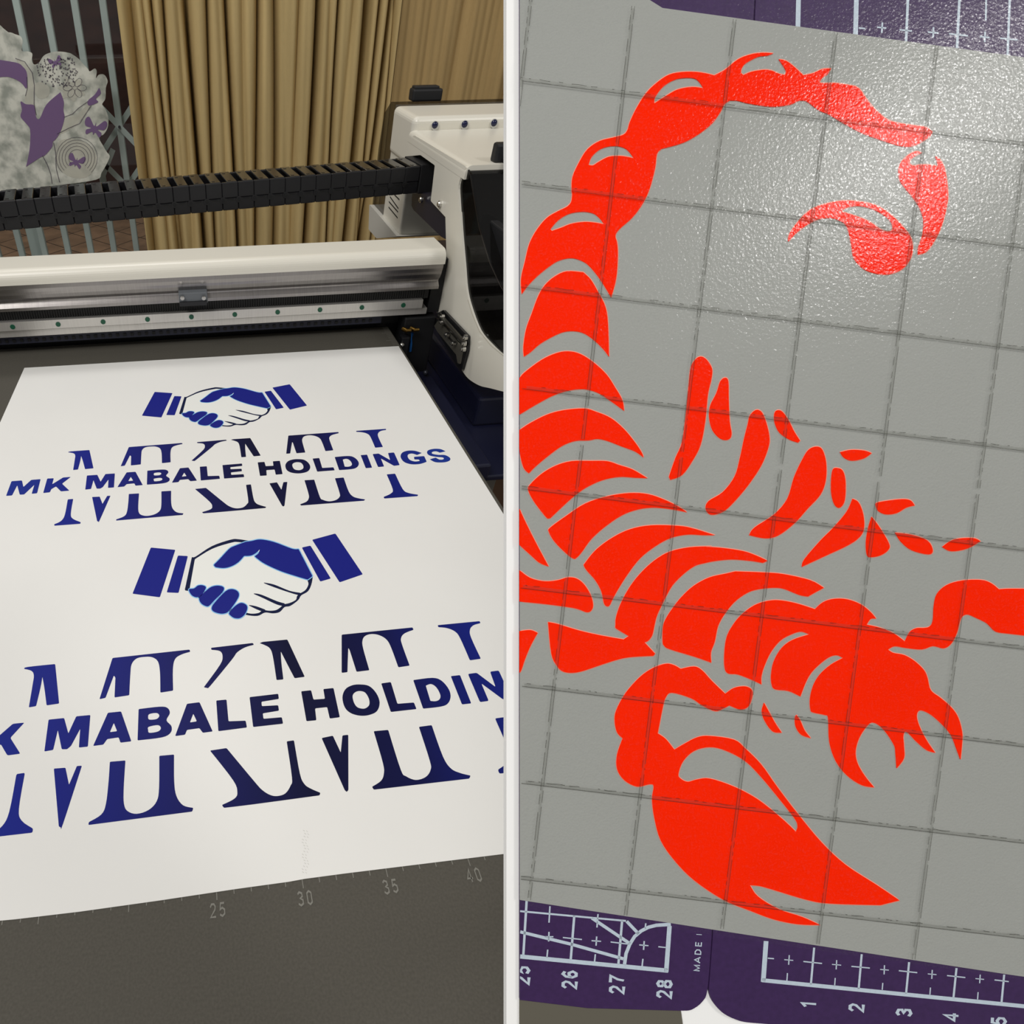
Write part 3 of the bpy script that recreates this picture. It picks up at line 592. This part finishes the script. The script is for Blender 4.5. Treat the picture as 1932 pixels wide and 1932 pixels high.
HAND = dict(
 cuff=['@d 225,222* 415,240* 295,608* 83,580*', '@d 435,284* 512,288* 440,574* 348,570*', '@d 1395,222* 1462,207* 1620,462* 1538,486*', '@d 1475,162* 1655,113* 1868,430* 1688,492*'],
 outline=['@d 545,298* 575,293 700,213 845,163 905,160 1005,172 1075,160 1200,220 1400,400 1478,450* 1466,510 1440,560 1388,592 1365,628 1305,672 1260,682 1222,720 1170,730 1110,724 1050,750 965,742 900,720 620,620 520,556* 490,553*'],
 pale=['@d 564,312* 700,230 850,182 905,178 1000,190 1200,220 1380,400 1442,478* 1448,510 1425,553 1382,580* 1360,600 1350,630 1300,655 1253,664* 1240,680 1200,708 1150,715 1108,710* 1085,716 1060,732 1010,738 960,728 900,700 620,600 524,538*'],
 fist=['@d 960,178* 1005,172 1075,160 1180,180 1320,232 1370,235* 1478,445* 1440,472* 1350,445 1230,405 1110,350 1045,305 1030,290* 1058,268 1070,236* 1040,265 1000,285 948,288* 905,335 850,368 790,382 725,375* 712,358* 760,310 830,235 870,212',
       '@d 520,548 560,540 590,518 625,515 652,530 640,560 612,600 575,608 540,590', '@d 600,612 640,570 690,530 745,518 790,532 780,570 720,630 680,672 655,678 615,655',
       '@d 697,690 720,650 800,565 850,545 895,560 908,595 880,650 830,715 800,733 760,735 710,718', '@d 832,728 880,675 925,652 965,668 972,700 950,745 915,770 875,770 845,752'],
 crease=['@d 1100,496* 1180,512 1300,560 1385,576* 1386,590* 1350,585 1250,553 1150,517', '@d 1022,580* 1080,590 1200,640 1262,658* 1258,676* 1200,662 1100,615', '@d 985,670* 1040,680 1112,706* 1106,722* 1050,702'])
def pr_obj(name, items, m, f, dz, rnd=2.0, amt=0.0):
    bm = bmesh.new()
    for it in items:
        loops = [[f(p) for p in (planepts(t, rnd, dz) if not amt else [on(u, v, 2, 0.0) + Vector((0, 0, ZP+dz)) for u, v in grow(t, amt)])] for t in (it if isinstance(it, tuple) else (it,))]
        prism(bm, loops, None)
    bmesh.ops.recalc_face_normals(bm, faces=bm.faces[:])
    for fc in bm.faces:
        if fc.normal.z < 0: fc.normal_flip()
    return link(name, bm, m, sheet)
ident = lambda p: p
def letters(items, f, rnd=2.0):
    for it in items: pr_obj('printed_letter', [it], INK_T, f, 0.0, rnd)
def grow(txt, amt):
    P = trace(txt, 2.0); cx = sum(p[0] for p in P)/len(P); n = len(P); out = []
    A = sum(P[i-1][0]*P[i][1]-P[i][0]*P[i-1][1] for i in range(n)); sgn = 1 if A > 0 else -1
    for i in range(n):
        a, b = P[i-1], P[(i+1) % n]; dx, dy = b[0]-a[0], b[1]-a[1]; l = math.hypot(dx, dy) or 1
        out.append((P[i][0]+sgn*dy/l*amt, P[i][1]-sgn*dx/l*amt))
    return out
for nm, f in (('lower', ident), ('upper', up)):
    o = pr_obj('handshake_print', HAND['outline'], INK_D, f, 0.0, amt=0.6)
    for k, m, dz, nm2 in (('cuff', INK_H, 0.0, 'cuff_print'), ('pale', INK_P, .00004, 'pale_hand_print'), ('fist', INK_H, .00012, 'blue_hand_print'), ('crease', INK_D, .00012, 'finger_line_print')):
        for it in HAND[k]:
            q = pr_obj(nm2, [it], m, f, dz, amt=(-0.6 if k == 'pale' else 0.5 if k == 'crease' else 0.0)); q.parent = o
    # cyan bleed round the blue hand
    for t in HAND['fist']:
        bm = bmesh.new(); prism(bm, [[f(on(u, v, 2, 0)+Vector((0, 0, ZP+.00008))) for u, v in grow(t, 1.6)]], None)
        for fc in bm.faces:
            fc.normal_update()
            if fc.normal.z < 0: fc.normal_flip()
        q = link('cyan_edge_print', bm, INK_C, o)
letters(LET, ident); letters(LET, up); letters(LETU, ident, 1.6); letters(LETU, down, 1.6)
# smudges near the lower edge of the sheet
bm = bmesh.new(); fsm = lambda u, v: on(u, v, 2, ZP)
random.seed(11)
for k in range(15):
    v0 = 1566 + k*5.6; u0 = 574 + 2.5*math.sin(k*1.3)
    stroke([(u0-2.2, v0), (u0+1.0, v0+2.4)], 0.9, fsm, bm); stroke([(u0+4.0, v0+1), (u0+6.5, v0+3.6)], 0.7, fsm, bm)
link('smudge_marks', bm, mat('grey_smudge', (196, 194, 188), 0.6), sheet)

# ================================================================== the drawing board with cutting mats and transfer film
def boardpt(a, b, lift): return BO + B1*a + B2*b - BN*lift
BW = mat('white_board_plastic', (250, 250, 248), 0.45)
BLIFT = -0.0007
ul = bp(955.5, 0, BLIFT); ll = bp(955.5, 1932, BLIFT)
d_ = (ll-ul).normalized()
top = ul - d_*0.03; 
zb = 0.003; bot = ll + d_*((zb-ll.z)/d_.z)
bx_ = (B1 - d_*B1.dot(d_)).normalized()*0.15
lw = [top, top+bx_, bot+bx_ , bot]
lw[2] = lw[2] + d_*((zb-lw[2].z)/d_.z)
bm = bmesh.new(); prism(bm, [lw], BN*0.0015)
board = link('drawing_board', bm, BW); tag(board, 'white plastic board leaning at right with purple mats and grid film on it', 'board')
bm = bmesh.new(); s0 = (lw[1]+lw[0])/2*0.5 + (lw[2]+lw[3])/2*0.5 + BN*0.002
foot = Vector((s0.x+0.06, s0.y+0.20, 0.004)); s1 = s0 + Vector((0.03, 0, 0))
tube(bm, [s1, Vector((0.26, 0.10, 0.004))], 0.003, 10); link('strut', bm, STEEL, board, smooth=True)

def dec(name, items, m, lift, thick, parent, rnd=0.0, sub=4):
    bm = bmesh.new()
    for it in items:
        loops = [[bp(u, v, lift) for u, v in trace(t, rnd, sub)] for t in (it if isinstance(it, tuple) else (it,))]
        prism(bm, loops, BN*thick if thick else None)
    bmesh.ops.recalc_face_normals(bm, faces=bm.faces[:])
    return link(name, bm, m, parent)
MATP = mat('purple_mat', (56, 33, 78), 0.55, noise=0.10, nscale=900, spec=0.3)
MLINE = mat('pale_blue_mat_print', (186, 200, 212), 0.6, noise=0.05, nscale=1500)
LM = -0.0001
lm = dec('cutting_mat', ['@o 981,-60* 1426,-60* 1342.5,1770* 1335,1865 1325,1890 1305,1905 1288,1907* 1109,1902* 981,1886.5*'], MATP, LM, 0.0005, None)
tag(lm, 'purple cutting mat numbered 25 to 28, left of the seam', 'cutting mat')
rm = dec('cutting_mat', ['@o 1429,-60* 1990,-60* 1990,1975* 1420,1930* 1395,1926 1365,1912 1345,1890 1337.5,1868* 1345,1768*'], MATP, LM, 0.0005, None)
tag(rm, 'purple cutting mat numbered from 1, right of the seam', 'cutting mat')
gp = dec('grey_pad', ['@o 981,1886.8* 1109,1902.3* 1285,1907.5* 1296,1990* 981,1990*'], mat('dark_grey_pad', (92, 88, 76), 0.7), LM-0.0002, 0.0004, None)
tag(gp, 'dark grey pad edge below the mat with number 26', 'pad')
fl = lambda u, v: bp(max(u, 981.2), v, LM+0.00002)
def T_(k, s):   # "x,y x,y" polyline in tile coords
    T = TILES[k]; q = T[2]/1932.0
    return [(T[0]+float(a.split(',')[0])*q, T[1]+float(a.split(',')[1])*q) for a in s.split()]
def lines(k, L, bm):
    for s, wd in L: stroke(T_(k, s), wd*TILES[k][2]/1932.0, fl, bm)
bm = bmesh.new()
lines('y', [('45,582 1170,690', 32), ('1155,700 1180,350', 34), ('45,238 850,312', 14), ('95,160 70,570', 18), ('457,270 430,605', 18), ('820,310 792,640', 18),
  ('272,200 265,325', 11), ('637,260 629,362', 11), ('1000,330 995,375', 11), ('255,530 249,590', 11), ('617,565 611,620', 11), ('978,600 972,655', 11),
  ('265,395 262,468', 11), ('232,432 298,432', 9), ('370,438 515,453', 9), ('627,430 622,500', 11), ('588,462 660,467', 9), ('733,472 868,488', 9), ('988,465 983,532', 11), ('950,494 1020,500', 9), ('1095,508 1150,514', 9),
  ('45,395 430,488 830,600', 24), ('590,290 880,485', 24), ('855,315 945,410', 24), ('838,645 850,560 878,490 915,430 965,388 1020,360 1080,345 1190,338', 26)], bm)
def tilefn(k, x0, y0, ux, uy, vx, vy):
    T = TILES[k]; q = T[2]/1932.0
    return lambda a, b: fl(T[0]+(x0+a*ux+b*vx)*q, T[1]+(y0+a*uy+b*vy)*q)
# digits read upwards: advance = up the picture, digit top = left
def digits(k, txt, x1, y1, adv, hh, wd, skew=-4):
    for i, ch in enumerate(txt):
        glyph(bm, ch, tilefn(k, x1 - skew*i*0, y1 - adv*i, 4, -adv*0.86, -hh, -6), wd)
digits('y', '25', 112, 800, 78, 108, .115)
digits('y', '26', 472, 832, 78, 105, .115)
digits('y', '27', 832, 870, 78, 105, .115)
digits('y', '28', 1192, 905, 78, 105, .115)
for i, (ch, y0, wd) in enumerate((('M', 693, 44), ('A', 632, 44), ('D', 570, 40), ('E', 508, 38), ('I', 428, 22))):
    glyph(bm, ch, tilefn('y', 1408+i*4, y0, 3, -wd, -42, -3), .10)
link('mat_print', bm, MLINE, lm)
bm = bmesh.new()
lines('z', [('30,762 1900,948 2200,978', 30), ('62,465 40,775', 36), ('427,515 402,795', 16), ('788,565 765,828', 16), ('1148,625 1125,865', 16), ('1508,670 1485,895', 16), ('1870,720 1850,930', 16),
  ('238,572 233,645', 9), ('200,606 268,612', 7), ('598,610 594,680', 9), ('562,642 632,648', 7), ('961,648 958,718', 9), ('928,680 994,686', 7), ('1324,684 1320,752', 9), ('1290,714 1356,720', 7), ('1688,720 1684,785', 9), ('1652,750 1717,756', 7),
  ('345,620 487,635', 9), ('710,657 850,670', 9), ('1070,690 1210,705', 9), ('1436,727 1575,742', 9), ('1797,760 1905,773', 9), ('75,595 122,599', 9),
  ('224,708 220,765', 9), ('587,745 583,800', 9), ('948,783 944,835', 9), ('1310,818 1306,872', 9), ('1672,853 1668,908', 9)], bm)
lines('q', [('272,-200 262,260', 36), ('712,-200 700,300', 36), ('1108,-200 1083,340', 20), ('1500,-200 1470,390', 20), ('1697,-200 1690,155', 13), ('1880,-200 1855,430', 18),
  ('905,170 900,250', 13), ('865,206 935,214', 12), ('1293,205 1290,285', 13), ('1250,243 1330,251', 12), ('1685,240 1682,320', 13), ('1645,277 1718,285', 12),
  ('725,212 775,217', 12), ('1035,226 1130,236', 12), ('1410,256 1555,272', 12), ('1800,290 1932,303', 12)], bm)
for ch, x1, y1 in (('1', 440, 978), ('2', 800, 1008), ('3', 1160, 1045), ('4', 1520, 1078), ('5', 1880, 1110)):
    glyph(bm, ch, tilefn('z', x1, y1, 4, -68, -105, -8), .115)
link('mat_print', bm, MLINE, rm)

# grey backing paper under the film, with the red vinyl figure
PAPER = mat('grey_backing_paper', (157, 159, 154), 0.6, noise=0.012, nscale=60, bump=0.00006, bscale=2300, spec=0.2)
pp = dec('backing_paper', ['@o 981,-60* 1130,-60* 1250,15* 1352.6,29* 1440,41* 1902,104* 1990,116* 1990,1851* 1902,1838.5* 1450,1770* 981,1698*'], PAPER, 0.0001, 0.00015, None)
tag(pp, 'grey backing paper carrying a red scorpion figure, laid across both purple mats', 'vinyl sheet')
RED = mat('fluorescent_red_vinyl', (1.0, 0.018, 0.0), 0.9, spec=0.0, bump=0.000008, bscale=1900)
SC1 = ['@r 70,940* 64,800 100,640 140,480 210,350 300,245 400,185 480,145 520,100 530,30 @p 438,1440 445,1340 500,1220 560,1130 650,1070 760,1042 830,1022 862,985 880,925 930,820 1000,710 1080,630 1180,565 1300,545 1420,550 1520,572* 1600,530 1700,450 1800,412 @q 0,400 75,405* 30,422 @p 1850,432 1760,480 1728,520 1722,553* 1740,570* 1800,545 @q 0,530 60,535 120,560 165,570* 175,545 160,510 120,450* 180,465 250,520 305,572* 380,555 450,525 515,520* 490,560 450,590 425,622* 450,632 560,632 700,655* 740,685 790,760 860,840 940,905 1030,935 1240,965* 1285,1000* 1260,1040 1150,1105 1050,1110 900,1065 750,1010 600,930 500,870 420,835 340,775 300,762 260,768 200,795 60,810 @p 1780,785 1700,765 1640,762* 1600,790 1560,860 1500,940 1400,1020 1280,1085 1120,1130* 1085,1170 1070,1280 1030,1430 980,1540 900,1650 800,1740 770,1790 @r 940,480 945,600 930,800 885,970* 850,910 780,800 700,700 640,650 560,618 490,615 400,640 320,690 220,770 130,860',
 '@p 1065,785* 1070,740 1130,660 1220,605 1320,590 1390,605 1440,670* 1350,660 1240,680 1150,730', '@p 565,1252* 590,1190 660,1130 760,1108 850,1130 912,1202* 820,1185 720,1190 640,1230 600,1255', '@r 345,365* 330,350* 400,270 500,210 620,190 720,205 780,250 822,305* 740,290 640,283 520,300 430,335']
SCO = [tuple(SC1),
 '@q 1205,1160* 1160,1150 1100,1180 1045,1240 1030,1310 1050,1390 1130,1490 1190,1580 1220,1680 1210,1790 1180,1880 1178,1935* 1240,1910 1300,1830 1360,1700 1400,1530 1400,1420 1380,1290 1350,1220 1310,1188* 1325,1230 1325,1270* 1290,1255 1200,1250 1140,1258 1110,1240 1120,1210 1160,1180',
 ('@q 192,1832* 200,1780 260,1690 350,1600 450,1555 600,1525 760,1535 880,1570 980,1640 1060,1720 1120,1800 1135,1880 1120,1960 1060,2040 960,2082 860,2078 760,2040 690,1960 670,1850 640,1730 590,1680 510,1655 420,1665 330,1710 250,1770', '@q 590,1605* 640,1575 740,1565 860,1600 960,1670 985,1730 960,1758 900,1745 800,1680 700,1640'),
 '@r 90,1510* 85,1420 110,1260 160,1120 220,960 280,860 370,780 480,733 630,742* 700,810 770,930 830,1050 855,1200 865,1510* 820,1450 740,1370 640,1300 540,1278 440,1290 330,1340 230,1400 150,1470',
 '@r 50,1705* 100,1650 250,1540 380,1480 490,1462 600,1485 720,1560 840,1670 920,1790 @s 985,165 1003,265* 900,190 780,110 680,75 600,68 480,85 350,130 200,210 50,300*',
 '@s 50,440* 150,375 300,300 450,260 640,245 750,275 880,330 1000,430 1100,550 1160,640 1180,690* 1100,635 980,590 850,540 760,522 680,535 560,540 440,585 320,670 200,770 135,835* 90,790 60,690 50,600*',
 '@s 130,990 145,940 250,840 380,765 520,725 700,722 850,725 960,760 1080,800 1215,880* 1100,875 960,868 800,900 650,970 540,1050 430,1150 330,1245* 305,1248* 270,1210 180,1090',
 '@s 318,1370 330,1330 480,1220 650,1110 850,1045 1050,1015 1220,1025 1370,1075 1500,1140 1575,1190* 1450,1165 1280,1148 1130,1165 980,1220 820,1330 700,1440 620,1550 570,1605 540,1612 480,1570 370,1460',
 '@u 638,520 650,490 750,370 900,260 1060,185 1250,150 1500,155 1640,180 1830,240* 1720,240 1580,235 1430,265 1290,340 1150,450 1040,590 950,730 900,820 870,880 845,888 820,860 795,750 740,650 670,570',
 '@u 925,1060 930,990 970,870 1050,720 1150,590 1280,470 1420,390 1600,350 1800,342 @v 0,55 150,65 350,95 480,140 570,183* 530,203* 420,185 250,172 100,185 0,205 @u 1650,520 1550,590 1450,690 1390,790 1340,890 1300,980 1280,1060 1260,1150 1225,1200 1190,1218* 1285,1320* 1270,1340* 1080,1350 960,1370 800,1420 620,1480 520,1495 440,1480 390,1430 340,1320 310,1032* 400,1050 600,1110 800,1155 1000,1190* 1045,1160* 960,1110 925,1085',
 '@u 1355,1210 1358,1080 1385,1000 1450,900 1530,800 1640,700 1780,625 @v 193,300 280,280* 540,290 720,305 960,360 1085,430* 1010,470 940,510* 860,495 720,440 620,430 480,445 380,480 270,560 180,670 120,780 90,920 55,1020 58,1112* @u 1650,1350 1420,1280 1370,1250',
 '@v 180,1150 180,1010 200,880 250,780 330,680 450,590 580,548 700,545 850,575 1005,625* 1080,560 1180,530 1300,535 1420,580 1510,650 1560,710* 1510,715 1475,765* 1600,795 1720,845 1825,920* @w 1000,640 1060,605 1130,602 1180,590 1210,540 1220,400 1250,290 1340,210 1480,170 1650,165 1740,195 1810,250* 1900,245 2040,245* 2250,400* 2250,700* 2030,670 1900,655 1780,635 1700,560 1600,510 1520,480 1465,515 1430,640 1380,740 1310,788 1210,768 1110,798 960,785 860,770 800,800* 850,830 950,850 1050,910 1130,990 1160,1060 1190,1170 1280,1240 1380,1330 1440,1420 1475,1550 1475,1650 1460,1800* 1430,1720 1380,1590 1310,1500 1200,1400 1110,1355 1070,1370 1065,1430 1100,1530 1160,1640 1230,1740* 1150,1715 1060,1640 970,1550 940,1580 945,1680 945,1790 880,1880* 870,1750 860,1680 800,1580 730,1500 660,1465 610,1495 540,1600 505,1720 520,1830 @x 1670,810 1730,885* 1650,870 1560,810 1490,720 1450,600 1442,450 1420,430 1350,415 @v 965,1545 960,1440 990,1320 1050,1220 1150,1130 1260,1070* 1200,1045 1120,1070 1000,1170 930,1270 870,1420* 760,1370 640,1355 610,1310 605,1220 630,1100 700,980 800,905 950,855* 880,830 800,850 690,910 600,1020 540,1150 515,1240 515,1310* 430,1270 300,1220 210,1210',
 '@v 540,1480* 590,1570 640,1660 700,1750* 620,1740 550,1650 520,1560', '@v 835,1590* 870,1640 910,1730 965,1800* 880,1770 830,1700 822,1620',
 ('@x 100,470 110,400 170,290 260,190 340,135 420,108 470,115 515,140* 600,125 650,150 710,215 795,297* 850,260 920,250 960,270 965,310 940,375 890,395 820,370* 780,390 730,405 650,370 580,325 460,290 420,320 400,390 370,545* 420,580 475,648* 540,610 620,570 700,562 850,585 920,640 1020,740 1120,880 1250,1050 1400,1230 1550,1370 1750,1500 1890,1595* 1770,1625* 1450,1615 1300,1590 1100,1530 1010,1505 950,1500* 1000,1570 1130,1650 1280,1700 1390,1750* 1250,1745 1100,1715 950,1660 780,1590 600,1470 480,1350 390,1220 350,1080 335,960 345,880 320,865 240,880 160,840 115,770 115,680 150,577* 115,540',
  '@x 500,800 530,720 600,655 700,632 800,655 920,720 1020,820 1120,940 1230,1080 1250,1130 1240,1165* 1150,1080 1000,960 850,880 700,830 620,835 560,850 515,830'),
 '@t 245,160 285,132 330,150 375,220 372,300 345,420 325,620 290,800 230,920 150,1030 60,1068* 50,1045* 100,900 150,780 180,560 200,350 215,220',
 '@t 440,320 475,292 500,320 503,450 510,620 525,720 500,762 440,755 380,690 355,590 365,500 410,410',
 '@t 665,580 710,537 755,555 790,640 812,740 805,820 750,960 650,1110 540,1240 460,1310 370,1333 330,1290 350,1230 460,1160 550,1040 590,900 620,760 650,640',
 '@t 850,570 870,540 910,550 960,620 1000,700 1045,770* 1030,785* 960,760 890,710 855,640',
 '@t 1170,815 1215,840 1243,940 1240,1070 1200,1180 1100,1290 1000,1400 880,1490 780,1512 660,1488* 700,1430 850,1330 950,1210 1000,1050 1060,920 1110,840',
 '@t 1350,858* 1430,840 1530,845 1588,865* 1530,905 1440,922 1380,900', '@t 1295,990 1330,978 1370,1000 1390,1080 1385,1220 1350,1278 1310,1260 1285,1180 1282,1080',
 '@t 1445,1212* 1490,1240 1525,1330 1530,1440 1490,1510 1400,1570 1250,1640 1060,1728* 1080,1670 1200,1530 1300,1430 1400,1310',
 '@t 1590,1350* 1650,1430 1720,1550 1715,1600 1660,1640 1590,1655 1555,1640 1547,1540 1565,1430', '@t 1620,1260* 1640,1238 1800,1215 1880,1222 1915,1262* 1850,1280 1780,1320 1700,1330 1640,1305',
 '@o 1689,1005* 1720,1009 1750,1020 1760,1038 1752,1046 1720,1038 1700,1022', '@o 1778,1032* 1800,1018 1835,1015 1850,1021* 1825,1035 1795,1040',
 '@s 50,1160* 100,1270 200,1470 315,1685* 230,1650 150,1580 50,1490*',
 '@u 50,560* 150,630 280,660 400,650 490,625 570,635 640,690 700,790 720,880 700,930 660,942 600,920 520,900 300,870 50,845*',
 '@u 50,1115* 150,1105 215,1130* 150,1250 100,1370 70,1460 50,1495*']
pieces = [dec('red_vinyl_piece', [it], RED, 0.00025, 0.00015, pp) for it in SCO]
PINK = mat('pink_edge_halo', (236, 150, 128), 0.6)  # pale halo round the red shapes, painted as a thin pink band
for it, sco in zip(SCO, pieces):
    bm = bmesh.new()
    for h, t in enumerate(it if isinstance(it, tuple) else (it,)):
        P = trace(t); n = len(P); A = sum(P[i-1][0]*P[i][1]-P[i][0]*P[i-1][1] for i in range(n)); sgn = (1 if A > 0 else -1)*(-1 if h else 1)
        o1 = []
        for i in range(n):
            a, b = P[i-1], P[(i+1) % n]; dx, dy = b[0]-a[0], b[1]-a[1]; l = math.hypot(dx, dy) or 1; amt = 1.5
            o1.append((P[i][0]+sgn*dy/l*amt, P[i][1]-sgn*dx/l*amt))
        A_ = [bm.verts.new(bp(u, v, 0.00018)) for u, v in P]; B_ = [bm.verts.new(bp(max(u, 981.0), v, 0.00012)) for u, v in o1]
        for i in range(n):
            j = (i+1) % n
            try: bm.faces.new([A_[i], A_[j], B_[j], B_[i]])
            except ValueError: pass
    link('edge_halo', bm, PINK, sco)

# clear gridded transfer film on top
HM = ((192.84968743632945, -16.26811438229581, 984.3779441872025), (24.821463061920745, 194.67899951255802, 150.37438651679435), (0.0013349524642716736, 0.0053603446919886395, 1.0))
def gp_(i, j):
    q = [r[0]*i+r[1]*j+r[2] for r in HM]; return (q[0]/q[2], q[1]/q[2])
FILM = sheer('embossed_clear_film', (200, 205, 200), 0.0, gloss=0.016, rough=0.16, bump=0.00006, bscale=1700)
nt = FILM.node_tree; N = nt.nodes; mixes = [n for n in N if n.type == 'MIX_SHADER']; gm = [n for n in mixes if any(l.to_node.type == 'OUTPUT_MATERIAL' for l in n.outputs[0].links)][0]
tc = N.new('ShaderNodeTexCoord'); nz = N.new('ShaderNodeTexNoise'); nz.inputs['Scale'].default_value = 2500; nz.inputs['Detail'].default_value = 2; nt.links.new(tc.outputs['Object'], nz.inputs[0])
mr = N.new('ShaderNodeMapRange'); mr.inputs[1].default_value = 0.52; mr.inputs[2].default_value = 0.70; mr.inputs[3].default_value = 0.006; mr.inputs[4].default_value = 0.033
nt.links.new(nz.outputs[0], mr.inputs[0]); nt.links.new(mr.outputs[0], gm.inputs[0])
bm = bmesh.new(); lf = [bp(u, v, 0.00045) for u, v in trace('@o 981,-60* 1990,-60* 1990,1857* 1902,1844.5* 1430,1777* 1342.7,1763* 981,1712*')]
prism(bm, [lf], BN*0.00005)
film = link('transfer_film', bm, FILM); tag(film, 'clear embossed transfer film printed with thin double grid lines, covering the red scorpion', 'film')
GL = sheer('thin_grey_grid_print', (50, 48, 38), 0.66, gloss=0.0, rough=0.4)
GLS = sheer('grey_grid_haze', (96, 98, 84), 0.16, gloss=0.0, rough=0.4)
bm = bmesh.new(); bm2 = bmesh.new(); fg = lambda u, v: bp(u, v, 0.0005)
def ok(u, v):
    yb = 1698 + (u-981)*0.1525; yt = 29 + (u-1352.6)*0.1365
    return 981.5 <= u <= 1960 and v < yb and v > yt and v > -60
random.seed(5)
def gline(fn, t0, t1, wd, b, dash, px=4):
    n = int((t1-t0)*190/px); seg = []
    for k in range(n+1):
        t = t0+(t1-t0)*k/n; p = fn(t); good = ok(*p) and not (dash and random.random() < dash)
        if good: seg.append((p[0], p[1]))
        if (not good or k == n):
            if len(seg) > 1: stroke(seg, wd, fg, b)
            seg = []
for i in range(0, 6):
    for dx, w_, ds in ((-0.014, 0.85, .12), (0.014, 0.9, .05)):
        gline(lambda t, i=i, dx=dx: gp_(i+dx, t), -1.2, 3.44, w_, bm, ds)
        gline(lambda t, i=i, dx=dx: gp_(i+dx, t), 3.50, 9.4, w_, bm, ds)
    gline(lambda t, i=i: gp_(i, t), -1.2, 3.44, 4.6, bm2, 0, 12); gline(lambda t, i=i: gp_(i, t), 3.50, 9.4, 4.6, bm2, 0, 12)
for j in range(-1, 9):
    gline(lambda t, j=j: gp_(t, j+0.012), -0.5, 6.2, 1.1, bm, 0.0)
    gline(lambda t, j=j: gp_(t, j-0.020+0.003*math.sin(t*31)), -0.5, 6.2, 1.1, bm, 0.35)
    gline(lambda t, j=j: gp_(t, j-0.004), -0.5, 6.2, 6.5, bm2, 0, 12)
link('grid_print', bm, GL, film); link('grid_print_haze', bm2, GLS, film)
